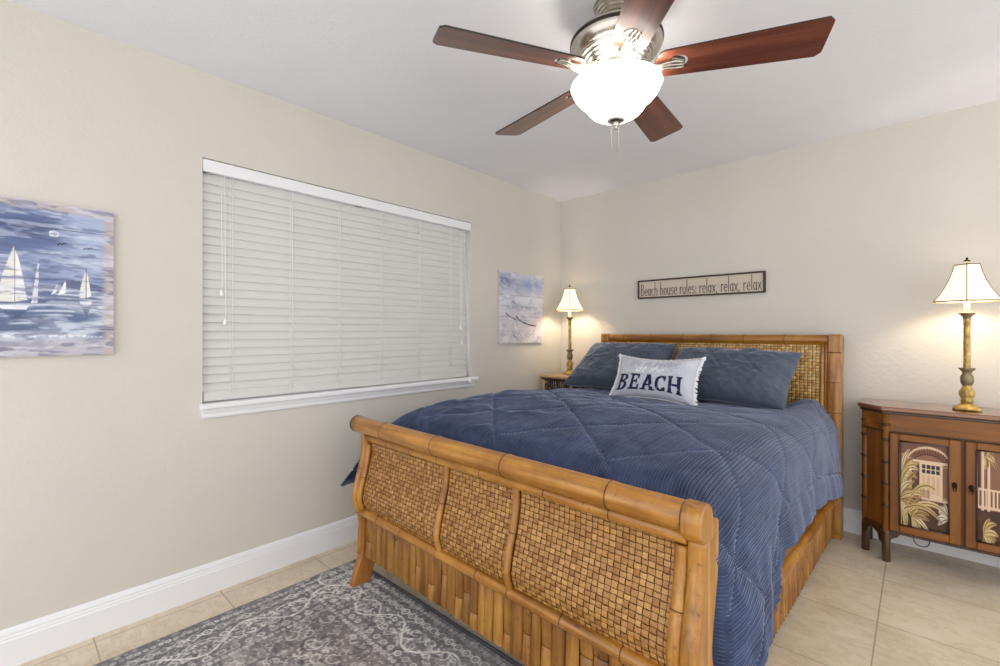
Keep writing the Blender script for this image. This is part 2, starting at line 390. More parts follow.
    return img*(.94+.12*vnoise(X*30, Y*90, 4, 3))[..., None]
def beach_boat(X, Y):
    img = np.zeros(X.shape+(3,)); n1 = vnoise(X*4, Y*7, 13, 5); s = n1[..., None]
    img[:] = np.array((196, 196, 212))*(1-s)+np.array((228, 228, 236))*s
    blend(img, np.exp(-((Y-.83)/.1)**2)*np.clip((n1-.3)*2, 0, .8), (160, 168, 204)); blend(img, np.exp(-((Y-.87)/.08)**2-((X-.13)/.16)**2)*.8, (104, 108, 150))
    blend(img, np.exp(-((Y-.83)/.09)**2-((X-.66)/.3)**2)*.5, (130, 146, 196))
    blend(img, np.clip((.5-Y)*5, 0, .65), (212, 204, 208)); blend(img, np.exp(-((Y-.62)/.05)**2)*.5, (240, 240, 244))
    blend(img, np.exp(-((Y-.50)/.02)**2)*np.clip((vnoise(X*9, Y*9, 3, 3)-.4)*5, 0, .7), (156, 158, 172))
    hull = [(.14, .415), (.22, .375), (.30, .345), (.36, .33), (.46, .29), (.6, .255), (.78, .235), (.80, .20), (.72, .13), (.62, .07), (.48, .04), (.36, .08), (.3, .16), (.26, .3)]
    blend(img, poly_mask(X, Y, hull)*.55, (226, 218, 220))
    blend(img, line_mask(X, Y, [(.13, .42), (.2, .38), (.28, .352), (.35, .335)], .011), (44, 42, 50))
    blend(img, line_mask(X, Y, [(.36, .38), (.42, .33), (.52, .29), (.64, .262), (.80, .245)], .012), (44, 42, 50))
    blend(img, line_mask(X, Y, [(.36, .37), (.38, .26), (.42, .15), (.5, .06)], .006), (170, 164, 172))
    blend(img, line_mask(X, Y, [(.8, .24), (.74, .15), (.62, .08)], .006), (150, 146, 156)); blend(img, line_mask(X, Y, [(.14, .41), (.16, .34)], .004), (120, 116, 124))
    for k in range(14):
        a, b = .27+.018*(k % 7), .16-.016*(k % 5); blend(img, line_mask(X, Y, [(a, b), (a+.05*cos(k*2.1), b-.03+.04*sin(k*1.7))], .004)*.8, (96, 92, 108))
    blend(img, line_mask(X, Y, [(.27, .585), (.31, .57), (.35, .545)], .008)*.8, (84, 84, 98)); blend(img, line_mask(X, Y, [(.64, .56), (.7, .6), (.72, .56)], .006)*.5, (120, 122, 140))
    for yy in (.17, .37, .52, .67, .83): blend(img, (np.abs(Y-yy) < .0025)*.5, (120, 116, 130))
    blend(img, np.clip((np.maximum(X-.95, Y-.965))*25, 0, .5), (222, 206, 196)); blend(img, np.clip((vnoise(X*8, Y*14, 16, 5)-.55)*4, 0, .45), (244, 240, 242)); blend(img, np.clip((.42-vnoise(X*10, Y*16, 17, 4))*4, 0, .35), (150, 152, 172)); return img
canvas('wall_picture', -3.80, -3.213, 1.134, 1.718, .018, sea_night, 'large square moonlit sailboats picture on the wall left of the window')
canvas('wall_picture', -.872, -.292, 1.134, 1.718, .018, beach_boat, 'pale square beached boat picture right of the window near the corner')

# ------------------------------------------------------------------ stroke lettering
def arc(cx, cy, rx, ry, a0, a1, n=14): return [(cx+rx*cos(radians(a0+(a1-a0)*k/n)), cy+ry*sin(radians(a0+(a1-a0)*k/n))) for k in range(n+1)]
G = {   # glyph: (advance, strokes); x-height 1, ascender 2
 'a': (1, [arc(.4, .5, .32, .5, 0, 360), [(.72, 1), (.72, 0)]]), 'c': (.95, [arc(.45, .5, .35, .5, 50, 310)]),
 'e': (.95, [[(.1, .52), (.76, .52)]+arc(.43, .5, .33, .5, 5, 315)]), 'h': (1, [[(.12, 2), (.12, 0)], arc(.42, .6, .3, .4, 180, 0)+[(.72, 0)]]),
 'o': (1, [arc(.42, .5, .34, .5, 0, 360)]), 'u': (1, [[(.12, 1), (.12, .4)]+arc(.42, .4, .3, .4, 180, 360)+[(.72, 1), (.72, 0)]]),
 's': (.85, [arc(.38, .75, .27, .25, 40, 270)+arc(.38, .25, .29, .25, 90, -140)]), 'r': (.75, [[(.14, 1), (.14, 0)], arc(.42, .6, .28, .4, 180, 60)]),
 'l': (.5, [[(.2, 2.05), (.2, 0)]]), 'x': (.95, [[(.08, 1), (.76, 0)], [(.76, 1), (.08, 0)]]), ',': (.5, [[(.2, .1), (.12, -.22)]]),
 ':': (.5, [[(.2, .12), (.2, 0)], [(.2, .75), (.2, .63)]]), ' ': (.65, []),
 'B': (1.15, [[(.14, 0), (.14, 1.75)], [(.14, 1.75)]+arc(.35, 1.33, .42, .42, 90, -90)+[(.14, .91)], [(.3, .91)]+arc(.38, .455, .5, .455, 90, -90)+[(.14, 0)]]),
 't': (.7, [[(.3, 1.6), (.3, .25)]+arc(.5, .25, .2, .25, 180, 300), [(.05, 1.05), (.62, 1.05)]]), 'i': (.5, [[(.2, 1), (.2, 0)], [(.2, 1.4), (.2, 1.48)]]),
 'f': (.7, [arc(.5, 1.6, .25, .35, 60, 180)+[(.25, 0)], [(.02, 1), (.55, 1)]]), 'b': (1, [[(.12, 2), (.12, 0)], arc(.44, .5, .32, .5, 0, 360)]),
}
def strokes(mb, text, fn, x0, width, base, xh, lw, slant=0, asc=1.0):
    tot = sum(G[c][0] for c in text); sx = width/tot; x = x0
    for ch in text:
        adv, st = G[ch]
        for s_ in st:
            pts = []
            for (a, b) in zip(s_[:-1], s_[1:]):
                for k in range(2): pts.append((a[0]+(b[0]-a[0])*k/2, a[1]+(b[1]-a[1])*k/2))
            pts.append(s_[-1])
            P2 = [(x+p[0]*sx+slant*p[1]*xh, base+(p[1] if p[1] <= 1 else 1+(p[1]-1)*asc)*xh) for p in pts]; ribbon(mb, P2, fn, lw)
        x += adv*sx
def ribbon(mb, P2, fn, lw, th=.0012):
    vs = []; n = len(P2)
    for i, (px, py) in enumerate(P2):
        a = P2[max(0, i-1)]; b = P2[min(n-1, i+1)]; dx, dy = b[0]-a[0], b[1]-a[1]; L = math.hypot(dx, dy) or 1; nx, ny = -dy/L*lw/2, dx/L*lw/2
        ex, ey = (dx/L*lw/2*(1 if i == n-1 else -1 if i == 0 else 0), dy/L*lw/2*(1 if i == n-1 else -1 if i == 0 else 0))
        for s_ in (1, -1):
            for w_ in (0, th): vs.append(fn(px+nx*s_+ex, py+ny*s_+ey, w_))
    fs = []
    for i in range(n-1):
        o = i*4; fs += [(o+1, o+5, o+7, o+3), (o, o+4, o+5, o+1), (o+2, o+3, o+7, o+6), (o, o+2, o+6, o+4)]
    fs += [(0, 1, 3, 2), (4*n-4, 4*n-2, 4*n-1, 4*n-3)]
    mb.add(vs, fs)

# wall sign over the bed
sg = tag(empty('wall_sign', (1.231, 0, 1.495)), 'long narrow dark-framed wooden sign with lettering above the headboard', 'sign')
MB().box((.78, -.012, 1.503), (1.682, -.002, 1.635)).build('board', 'sign_board', sg)
m = MB(); fr = .011
for a, b in (((.77, -.022, 1.495), (1.692, -.002, 1.495+fr)), ((.77, -.022, 1.643-fr), (1.692, -.002, 1.643)), ((.77, -.022, 1.495+fr), (.77+fr, -.002, 1.643-fr)), ((1.692-fr*1.3, -.022, 1.495+fr), (1.692, -.002, 1.643-fr))):
    m.box(a, b, bev=.002)
m.build('frame', 'sign_frame', sg)
m = MB(); strokes(m, 'Beach house rules: relax, relax, relax', lambda u, v, q: (u, -.0125-q, v), .795, .875, 1.518, .052, .0042, asc=.95)
m.build('lettering', 'sign_ink', sg)

# ------------------------------------------------------------------ weave panel
def weave(name, x0, x1, za, zb, fy, fsurf, parent, mat, cw=.0195, ch=.015, palette=None, gapcol=(104, 64, 28), amp=.0035, jitter=.16):
    """basket weave between x0..x1, parameter s from za..zb; fsurf(s) -> (y, z) surface point; outward is -y"""
    m = MB(); nx = max(2, int(round((x1-x0)/cw))); nz = max(2, int(round((zb-za)/ch)))
    # backing
    ss = np.linspace(za, zb, 24); vs = []
    for s_ in ss:
        y, z = fsurf(s_); vs += [(x0, y+.004, z), (x1, y+.004, z)]
    m.add(vs, [(2*i, 2*i+1, 2*i+3, 2*i+2) for i in range(23)], lin(gapcol))
    xs = np.linspace(x0, x1, nx+1); zs = np.linspace(za, zb, nz+1)
    xs[1:-1] += RNG.uniform(-1, 1, nx-1)*cw*jitter*.5; zs[1:-1] += RNG.uniform(-1, 1, nz-1)*ch*jitter*.5
    for i in range(nx):
        for j in range(nz):
            horiz = (i+j) % 2 == 0
            c = lin(palette[RNG.integers(len(palette))])*RNG.uniform(.86, 1.06)
            ga, gb = (.0008, .0030) if horiz else (.0030, .0008)
            xa, xb, sa, sb = xs[i]+ga*.6, xs[i+1]-ga*.6, zs[j]+gb*.6, zs[j+1]-gb*.6
            vs = []; dz = RNG.uniform(-.0006, .0006)
            for q in (0, .5, 1):
                for r in (0, .5, 1):
                    s_ = sa+(sb-sa)*q; y, z = fsurf(s_)
                    b = (sin(pi*r) if horiz else sin(pi*q)); e = (sin(pi*q) if horiz else sin(pi*r))
                    vs.append((xa+(xb-xa)*r, y-amp*(.1+.9*b)*(.55+.45*e)-dz, z))
            m.add(vs, [(0, 1, 4, 3), (1, 2, 5, 4), (3, 4, 7, 6), (4, 5, 8, 7)], c, True)
    return m.build(name, mat, parent)
def rod(parent, name, pts_fn, n, r, mat, nodes, sx=1, up=None, nodemat='bamboo_node', seg=12, child_nodes=True):
    """bamboo rod along pts_fn(t), swollen at the node parameters"""
    ts = sorted(set(list(np.linspace(0, 1, n))+[min(1, max(0, a+d)) for a in nodes for d in (-.012, -.006, 0, .006, .012)]))
    rr = []
    for t_ in ts:
        k = max([math.exp(-((t_-a)/.008)**2) for a in nodes] or [0]); rr.append(r*(1+.05*k))
    m = MB().tube([pts_fn(t_) for t_ in ts], rr, seg, sx=sx, up=up); k0 = len(m.f)
    for a in nodes:
        p = Vector(pts_fn(a)); d = (Vector(pts_fn(min(1, a+.01)))-Vector(pts_fn(max(0, a-.01)))).normalized()
        m.tube([p-d*.0018, p+d*.0018], r*1.07, seg, sx=sx, up=up)
    o = m.mark(k0, 1).build(name, mat, parent, mat2=nodemat)
    return o
def slats(m, x0, x1, fn, z0_, z1_, wmin=.034, wmax=.05, depth=.012):
    """split bamboo: fn(u, out, z) -> point"""
    x = x0
    while x < x1-.004:
        w_ = min(random.uniform(wmin, wmax), x1-x)
        if x1-x-w_ < wmin*.6: w_ = x1-x
        cuts = [z0_]; z = z0_+random.uniform(.05, .28)
        while z < z1_-.03: cuts.append(z); z += random.uniform(.12, .3)
        cuts.append(z1_); dd = depth*random.uniform(.75, 1.1)
        for a, b in zip(cuts[:-1], cuts[1:]):
            tone = random.uniform(.72, 1.08); warm = random.uniform(.92, 1.04); vs = []; K = 7; Z = [a+.001, a+.004, b-.004, b-.001]
            for zi, zz in enumerate(Z):
                f_ = .75 if zi in (0, 3) else 1.0
                for k in range(K):
                    th = pi*k/(K-1); vs.append(fn(x+w_/2-(w_/2-.0012)*cos(th), dd*(.25+.75*sin(th))*f_ if 0 < k < K-1 else 0, zz))
            m.add(vs, [(r*K+k, r*K+k+1, (r+1)*K+k+1, (r+1)*K+k) for r in range(3) for k in range(K-1)], (tone, tone*warm, tone*warm*.95), True)
        x += w_

# ------------------------------------------------------------------ the bed
bed = tag(empty('sleigh_bed', (1.27, -1.25, 0)), 'honey bamboo and woven rattan sleigh bed with scrolled footboard', 'bed')
PK = [(0, -.071), (.03, -.064), (.06, -.055), (.10, -.043), (.14, -.027), (.17, -.021), (.24, -.018), (.29, -.014), (.33, -.018), (.38, -.037), (.41, -.047), (.43, -.050), (.477, -.042), (.52, -.030), (.56, -.018), (.61, -.007), (.65, -.001), (.71, 0), (.9, 0)]
pz = [p[0] for p in PK]; po = [p[1] for p in PK]
def off(z): return float(np.interp(z, pz, po))
YF = -2.352            # outer face of the footboard frame at the neck
fb = empty('footboard', (1.335, YF, 0)); fb.parent = bed; fb.location = Vector((1.335, YF, 0))-bed.location
# top roll
rollx = [(q-.49)/1.62 for q in (.745, 1.12, 1.505, 1.905)]
rod(fb, 'top_roll', lambda t_: (.49+t_*(2.11-.49), YF-.010, .773), 24, .0385, 'bamboo_x', rollx, seg=28)
m = MB().lathe([(0, 0), (.036, 0), (.040, .006), (.040, .016), (.036, .02), (0, .02)], (0, 0, 0), 28)
m.v = [(.474+v[2], YF-.010+v[0], .773+v[1]) for v in m.v]; m.build('end_cap', 'bamboo_node', fb)
# right end cap: rounded block that grips the roll, joined to the post
cap = []
for k in range(21): a = pi*k/20; cap.append((.042*cos(a), .042*sin(a)))
cap += [(-.042, -.03), (-.014, -.055), (.070, -.055), (.050, -.02)]
MB().prism(cap, lambda u, v, q: (q, YF-.008+u, .773+v), 2.110, 2.162).build('end_cap', 'bamboo_z', fb, .006)
rod(fb, 'upper_rail', lambda t_: (.55+t_*1.56, YF+.012, .714), 20, .020, 'bamboo_x', [.12, .24, .36, .52, .71, .86], seg=18)
rod(fb, 'middle_rail', lambda t_: (.545+t_*1.555, YF+off(.355)+.012, .355), 20, .021, 'bamboo_x', [.1, .22, .38, .53, .63, .77, .9], seg=18)
# curved posts with flared feet (each a solid sawn S-curve)
def post(x0, x1, name='post', d=.098):
    zz = [0, .02, .04, .06, .08, .10, .12, .14, .17, .2, .24, .28, .31, .34, .37, .40, .42, .44, .47, .5, .53, .56, .6, .64, .68, .72, .75]
    front = [(YF+off(z), z) for z in zz]; back = []
    for z in zz[::-1]: back.append((YF+off(z)*(.9 if z > .15 else 1)+d+(-.004 if z < .1 else 0), z))
    return MB().prism(front+back, lambda u, v, q: (q, u, v), x0, x1).build(name, 'leg_wood' if x0 < 1 else 'bamboo_z', fb, .006)
post(.515, .553); post(2.115, 2.153)
# rounded bamboo faces on the posts
def sface(x, r, zlo, zhi, dy, nodes, name='post_face', sx=1):
    rod(fb, name, lambda t_: (x, YF+off(zlo+t_*(zhi-zlo))+dy, zlo+t_*(zhi-zlo)), 40, r, 'bamboo_z', nodes, up=(0, 1, 0), sx=sx)
sface(.527, .014, .15, .74, .002, [.35, .7]); sface(.559, .012, .37, .68, .012, [.5], 'inner_bead'); sface(2.092, .015, .06, .69, .016, [.3, .75], 'inner_bead', 1.35)
sface(2.133, .011, .03, .72, .004, [.25, .55], sx=2.1)
PAL = [(186, 141, 80), (193, 149, 88), (181, 135, 74), (174, 126, 66), (202, 158, 98), (184, 138, 77), (189, 144, 83), (164, 114, 56)]
def fsurf(s_): return (YF+.022+off(s_), s_)
mx = [1.15, 1.527]
edges = [(.568, mx[0]-.012), (mx[0]+.012, mx[1]-.014), (mx[1]+.014, 2.082)]
for a, b in edges: weave('weave_panel', a, b, .37, .70, None, fsurf, fb, 'weave', palette=PAL, cw=.020, ch=.0165)
for x in mx: sface(x, .0115, .37, .70, .014, [.55], 'mullion', 1.2)
m = MB(); slats(m, .556, 2.08, lambda u, o, z: (u, YF+off(z)+.022-o, z), .142, .338, .036, .052); m.box((.556, YF+.006, .142), (2.08, YF+.016, .335), (.22, .17, .12)); m.build('slat_skirt', 'bamboo_slats', fb)
MB().box((.553, YF+.03, .145), (2.115, YF+.05, .73), (.6, .6, .6), bev=.003).build('back_panel', 'bamboo_slats', fb)
# headboard
hb = empty('headboard', (1.31, -.13, 0)); hb.parent = bed; hb.location = Vector((1.31, -.13, 0))-bed.location
HY = -.165
def hoff(z): return float(np.interp(z, [0, .6, .85, 1.0, 1.1, 1.21], [0, 0, -.006, 0, .014, .035]))
def hpost(xa, xb):
    zz = list(np.linspace(0, 1.205, 24)); pr = [(HY+hoff(z), z) for z in zz]+[(HY+hoff(z)+.062, z) for z in zz[::-1]]
    MB().prism(pr, lambda u, v, q: (q, u, v), xa, xb).build('post', 'bamboo_z', hb, .006)
hpost(.492, .577); hpost(2.042, 2.128)
for x, r in ((2.087, .038), (.535, .038)):
    rod(hb, 'post_face', lambda t_, x=x: (x, HY+hoff(.03+t_*1.12)+.006, .03+t_*1.12), 30, .013, 'bamboo_z', [.25, .45, .64, .80, .955], sx=2.9, up=(0, 1, 0), seg=16)
for x in (2.030, .59): rod(hb, 'inner_bead', lambda t_, x=x: (x, HY+hoff(.4+t_*.75)+.010, .4+t_*.75), 24, .014, 'bamboo_z', [.35, .62, .85], up=(0, 1, 0))
rod(hb, 'top_rail', lambda t_: (.51+t_*1.59, HY+.045, 1.176), 30, .033, 'bamboo_x', [.035, .12, .26, .42, .55, .68, .83], seg=20)
for x in (.529, 2.092): MB().box((x-.036, HY+.004, 1.10), (x+.036, HY+.075, 1.212), bev=.008).build('corner_cap', 'bamboo_z', hb)
PAL2 = [(226, 184, 112), (232, 196, 128), (216, 170, 96), (204, 154, 80), (240, 208, 148)]
weave('weave_panel', .60, 2.02, .55, 1.152, None, lambda s_: (HY+.008+hoff(s_)*1.1, s_), hb, 'weave_gloss', palette=PAL2, cw=.021, ch=.018, gapcol=(60, 36, 14), amp=.005)
MB().box((.59, HY+.03, .12), (2.03, HY+.058, 1.13), (.5, .5, .5)).build('back_panel', 'bamboo_slats', hb)
# side rails
for sgn, xr in ((1, 2.078), (-1, .54)):
    sr = rod(bed, 'side_rail', lambda t_: (xr+(.006 if sgn > 0 else -.006), -2.245+t_*2.06, .254), 30, .032, 'bamboo_y', [.12, .25, .38, .52, .66, .8, .92], seg=18)
    m = MB(); slats(m, -2.245, -.17, (lambda u, o, z: (xr+.004+o, u, z)) if sgn > 0 else (lambda u, o, z: (xr-.004-o, u, z)), .035, .230, .030, .042, .012)
    m.box((xr-.012, -2.235, .035), (xr+.005 if sgn > 0 else xr+.012, -.17, .235), (.25, .2, .15)); m.build('slat_skirt', 'bamboo_slats', sr)
# mattress under the cover
MB().box((.56, -2.19, .30), (2.07, -.14, .725), bev=.05).build('mattress', 'mattress_cloth')
tag(bpy.data.objects['mattress'], 'white mattress wholly covered by the blue comforter on the bed', 'mattress')

# ------------------------------------------------------------------ comforter
def comforter():
    nt = 190; pitchr = .0102; xc = 1.316; wf = .688; rr = .142
    ulen = wf+rr*pi/2                       # arc to the start of the drop
    NU = 1500; maxdrop = .80
    # signed arc coordinate
    t_ = np.linspace(0, 1, nt)
    hemR = np.interp(-t_*2.12-.2, [-2.4, -2.22, -2.15, -2.07, -2.0, -1.88, -1.78, -1.70, -1.40, -.95, -.44, -.2], [.05, .05, .09, .20, .295, .315, .34, .475, .48, .445, .345, .29])
    hemL = np.interp(-t_*2.12-.2, [-2.4, -2.2, -1.9, -.2], [.37, .39, .40, .34])
    y = -.2-t_*2.10
    ztop = np.interp(y, [-2.35, -2.2, -2.05, -1.88, -1.57, -1.2, -.77, -.4, -.2], [.770, .790, .818, .832, .850, .838, .808, .778, .77])
    edge_z = ztop-rr
    sidx = np.linspace(-1, 1, NU)
    # per column: left length and right length
    LR = ulen+(edge_z-hemR); LL = ulen+(edge_z-hemL)
    umax = LR.max(); umin = LL.max()
    U = np.empty((NU, nt))
    uc = np.linspace(-umin, umax, NU)[:, None]
    # use a common arc coordinate and clamp at the hem so ribs stay straight
    U = np.clip(np.repeat(uc, nt, 1), -LL[None], LR[None])
    Y0 = np.repeat(y[None], NU, 0); A = np.abs(U); S = np.sign(U)
    flat = A <= wf; arcm = (A > wf) & (A < ulen); drop = A >= ulen
    th = np.clip((A-wf)/rr, 0, pi/2); d = np.clip(A-ulen, 0, None)
    X = xc+S*(np.minimum(A, wf)+rr*np.sin(th)); Z = ztop[None]-rr*(1-np.cos(th))-d
    crown = .055*np.exp(-((U-.66)/.10)**2-((Y0+.26)/.20)**2)-.022*np.exp(-(U/.55)**2)*np.clip((Y0+1.6)/.8, 0, 1); Z = Z+crown
    # outward normal in the section
    nx = S*np.sin(th); nz = np.cos(th)
    # quilting: big diamonds + hem border
    a = (U+Y0*1.0)/.52+.3; b = (U-Y0*1.0)/.52
    da = np.abs(a-np.round(a))*.52/sqrt(2); db = np.abs(b-np.round(b))*.52/sqrt(2); dl = np.minimum(da, db)
    hemd = np.where(U > 0, LR[None]-U, LL[None]+U); border = hemd < .115
    dl = np.where(border, .2, dl); dseam = np.abs(hemd-.115); dl = np.minimum(dl, dseam)
    puff = .006*(1-np.exp(-(dl/.035)**1.1))-.0025*np.exp(-(dl/.004)**2)
    rg_ = 1-2*np.abs(vnoise(U*5+9+Y0*1.5, Y0*3+30, 23, 3)-.5)
    wr = (vnoise(U*3.5+9, Y0*3.5+30, 21, 4)-.5)*.016+(vnoise(U*11+9, Y0*8+30, 22, 3)-.5)*.006+.010*rg_**6*np.clip((.35-U)/.5, 0, 1)
    ribs = .0055*np.cos(2*pi*U/pitchr)
    puff = puff*np.where(U > .5, .65, 1)
    dn = puff-.005*np.exp(-(dseam/.005)**2)+wr+ribs*np.where(dl < .006, .3, 1)
    # folds in the drop
    fold = np.clip(d/.4, 0, 1)*np.clip((Y0+2.25)/.5, .25, 1)
    fw = (.014+.014*np.sin(Y0*9+.6+1.2*np.sin(Y0*3.1)+d*3)+.008*np.sin(Y0*21+2+d*6)+.005*np.sin(Y0*46+d*4))*fold
    flare = np.where(S > 0, .020*np.clip(d/.25, 0, 1), .03*np.clip(d/.25, 0, 1))
    # near the foot the right drop leans back toward the head and turns in behind the post
    X = X+nx*dn+np.where(drop, S*(fw+flare), 0); Z = Z+nz*dn
    Y = Y0.copy()
    foot = np.clip((-Y0-1.75)/.53, 0, 1)
    endt = np.clip((-Y-2.10+ -(.0))/.16, 0, 1)
    # foot edge: tuck down behind the footboard
    tk = np.clip((-Y0-2.14)/.145, 0, 1); 
    topm = np.clip((ulen-.10-A)/.14, 0, 1)
    Z = Z-topm*(tk**2.2)*.26; Y = Y+topm*(tk**2)*.03
    yf = -2.34+np.clip(.76-Z, 0, .7)*.70       # fold where the corner turns in behind the post
    q = (Y0-yf); X = X+np.where((S > 0) & drop, .014*np.exp(-(np.clip(q, 0, None)/.12)**2)*np.clip(d/.15, 0, 1)+np.where(q < 0, -np.clip(-q/.25, 0, 1)*.022, 0)-.075*np.clip((-Y0-2.262)/.04, 0, 1)*np.clip(d/.1, 0, 1), 0)
    Y = Y+np.where((S > 0), .048*np.clip((-Y0-2.15)/.15, 0, 1)*np.clip((A-ulen+.05)/.08, 0, 1), 0)
    # left corner hangs outward a little
    X = X-np.where(S > 0, .036*np.clip(1-(-Y0-.2)/.8, 0, 1)*np.clip((A-wf)/.1, 0, 1), 0)
    lf = np.where((S < 0) & drop, np.clip((-Y0-1.75)/.5, 0, 1)**1.5*.32*np.clip(d/.30, 0, 1), 0); X = X-lf
    # head end dips under pillows
    P = np.stack([X, Y, Z], -1)
    keep = P
    # thickness at the hem: fold under
    last = P[-1:].copy(); last[..., 0] -= .02; last2 = P[-1:].copy(); last2[..., 0] -= .03; last2[..., 2] += .03
    f0 = P[:1].copy(); f0[..., 0] += .02; f1 = P[:1].copy(); f1[..., 0] += .03; f1[..., 2] += .03
    P = np.concatenate([f1, f0, P, last, last2], 0)
    return P
P = comforter()
cf = askew(gridmesh('comforter', P, 'comforter')); tag(cf, 'quilted dusty blue corduroy comforter spread over the bed', 'comforter')

# ------------------------------------------------------------------ pillows
def pillow_fn(C, Uv, Vv, W_, H_, T, pinch=.09, noise=.0065, seed=0, quilt=True, taper=0, shear=0):
    C, Uv, Vv = Vector(C), Vector(Uv).normalized(), Vector(Vv).normalized(); Nv = Uv.cross(Vv).normalized()
    C, Uv, Vv, Nv = map(np.array, (C, Uv, Vv, Nv))
    def fn(u, v, side=1, lift=0):      # u, v in -1..1
        u = np.asarray(u, float); v = np.asarray(v, float)
        x = u*W_/2*(1-pinch*(1-v*v)*.45)*(1-taper*(v+1)/2)+shear*(v+1)/2; y = v*H_/2*(1-pinch*(1-u*u))
        edge = np.clip((1-u**4)*(1-v**4), 0, 1); t2 = T/2*edge**.55
        if noise:
            t2 = t2+((vnoise(u*3+5+seed, v*2.2+9, 41+seed, 4)-.5)*noise*4+(1-2*np.abs(vnoise(u*4+seed*3+v, v*3+2, 51+seed, 3)-.5))**5*noise*2)*edge**.5
        if quilt:
            a = (x+y)/.20; b = (x-y)/.20; dl = np.minimum(np.abs(a-np.round(a)), np.abs(b-np.round(b)))*.20/1.414
            fl = np.minimum(np.abs(np.abs(x)-W_/2*.87), np.abs(np.abs(y)-H_/2*.84)); dl = np.minimum(dl, fl)
            t2 = t2-.008*np.exp(-(dl/.008)**1.5)*edge**.3
        t2 = t2*side+lift*side
        return C+x[..., None]*Uv+y[..., None]*Vv+t2[..., None]*Nv
    return fn
def pillow_mesh(name, fn, mat, parent=None, n=90, m=64):
    u = np.linspace(-1, 1, n); v = np.linspace(-1, 1, m); U, V = np.meshgrid(u, v, indexing='ij')
    A = fn(U, V, 1); B = fn(U, V, -1)[:, ::-1]
    return gridmesh(name, np.concatenate([A, B, A[:, :1]], 1), mat, parent)
def lean(x0, yb, zb, x1, yb1, zb1, yt, zt, W_=None):
    pass
def make_pillow(name, bl, br, up, H_, T, mat, **kw):
    bl, br = Vector(bl), Vector(br); U_ = (br-bl); W_ = U_.length; U_.normalize(); V_ = Vector(up); V_ = (V_-U_*V_.dot(U_)).normalized()
    C = (bl+br)/2+V_*H_/2; return pillow_fn(C, U_, V_, W_, H_, T, **kw), W_
fn, _ = make_pillow('', (.375, -.53, .802), (1.18, -.51, .802), (.0, .26, .31), .435, .19, None, seed=1, taper=.16, shear=.07)
tag(askew(pillow_mesh('pillow_sham', fn, 'sham')), 'slate blue quilted pillow sham on the lamp and window side of the bed', 'pillow', 'slate blue shams against the headboard')
fn, _ = make_pillow('', (1.17, -.56, .805), (1.94, -.62, .795), (-.01, .34, .33), .44, .19, None, seed=4, taper=.02)
tag(askew(pillow_mesh('pillow_sham', fn, 'sham')), 'slate blue quilted pillow sham on the wooden cabinet side of the bed', 'pillow', 'slate blue shams against the headboard')
# lettered lumbar cushion
fnc, Wc = make_pillow('', (.972, -.82, .786), (1.535, -.82, .786), (-.062, .14, .27), .315, .13, None, taper=.03, pinch=.20, noise=.003, seed=7, quilt=False)
cu = tag(empty('throw_cushion', (1.24, -.83, .80)), 'small light grey fringed cushion lettered BEACH in front of the shams', 'cushion')
pillow_mesh('cover', fnc, 'cushion_cloth', cu)
def onc(u, v, q): return tuple(fnc(np.array(u), np.array(v), 1, .0010+q))
m = MB()      # BEACH, heavy slab letters, in -1..1 cushion space
def quad(p): m_pts = p; sub_poly(m, m_pts)
def sub_rect(mb, x0, x1, y0, y1, skew=0, n=5):
    """bar between (x0..x1) at the bottom and shifted by skew at the top"""
    vs = []; fs = []
    for i in range(n+1):
        for j in range(n+1):
            yy = y0+(y1-y0)*j/n; xx = x0+(x1-x0)*i/n+skew*j/n; vs.append(onc(xx, yy, .0015))
    fs = [(i*(n+1)+j, (i+1)*(n+1)+j, (i+1)*(n+1)+j+1, i*(n+1)+j+1) for i in range(n) for j in range(n)]
    mb.add(vs, fs)
bot, top = -.74, .03; hh = top-bot; sw = .075
def serif(x, y0, w_=.045): sub_rect(m, x-w_, x+sw+w_, y0, y0+.07)
xs_ = [-.80, -.47, -.14, .17, .48]
x = xs_[0]; serif(x, bot); serif(x, top-.07); sub_rect(m, x, x+sw, bot, top)
for cy, ry, rx in ((bot+hh*.27, hh*.27-.035, .10), (bot+hh*.76, hh*.24-.035, .085)):
    ribbon(m, [(x+.05, cy-ry)]+arc(x+.10, cy, rx, ry, -90, 90, 16)+[(x+.05, cy+ry)], onc, .075)
x = xs_[1]; serif(x, bot); serif(x, top-.07); sub_rect(m, x, x+sw, bot, top); sub_rect(m, x+sw, x+.23, bot, bot+.10); sub_rect(m, x+sw, x+.22, top-.10, top); sub_rect(m, x+sw, x+.17, bot+hh*.46, bot+hh*.58)
sub_rect(m, x+.185, x+.23, bot, bot+.24); sub_rect(m, x+.175, x+.22, top-.24, top); sub_rect(m, x+.14, x+.17, bot+hh*.36, bot+hh*.68)
x = xs_[2]; sub_rect(m, x-.02, x+.045, bot, top, .10); sub_rect(m, x+.175, x+.26, bot, top, -.09); sub_rect(m, x+.03, x+.20, bot+.20, bot+.29)
sub_rect(m, x-.055, x+.075, bot, bot+.06); sub_rect(m, x+.15, x+.295, bot, bot+.06); sub_rect(m, x+.06, x+.17, top-.05, top)
x = xs_[3]; ribbon(m, arc(x+.13, bot+hh/2, .105, hh/2-.045, 48, 312, 26), onc, .08); sub_rect(m, x+.195, x+.235, top-.28, top-.02); sub_rect(m, x+.195, x+.235, bot+.02, bot+.2)
x = xs_[4]; 
for q in (x, x+.20): serif(q, bot, .025); serif(q, top-.07, .025); sub_rect(m, q, q+sw, bot, top)
sub_rect(m, x+sw, x+.20, bot+hh*.42, bot+hh*.56)
m.build('navy_lettering', 'navy_print', cu)['label'] = 'navy block letters'
m = MB(); strokes(m, 'at the', onc, -.42, .72, .15, .21, .026, slant=.25, asc=.9)
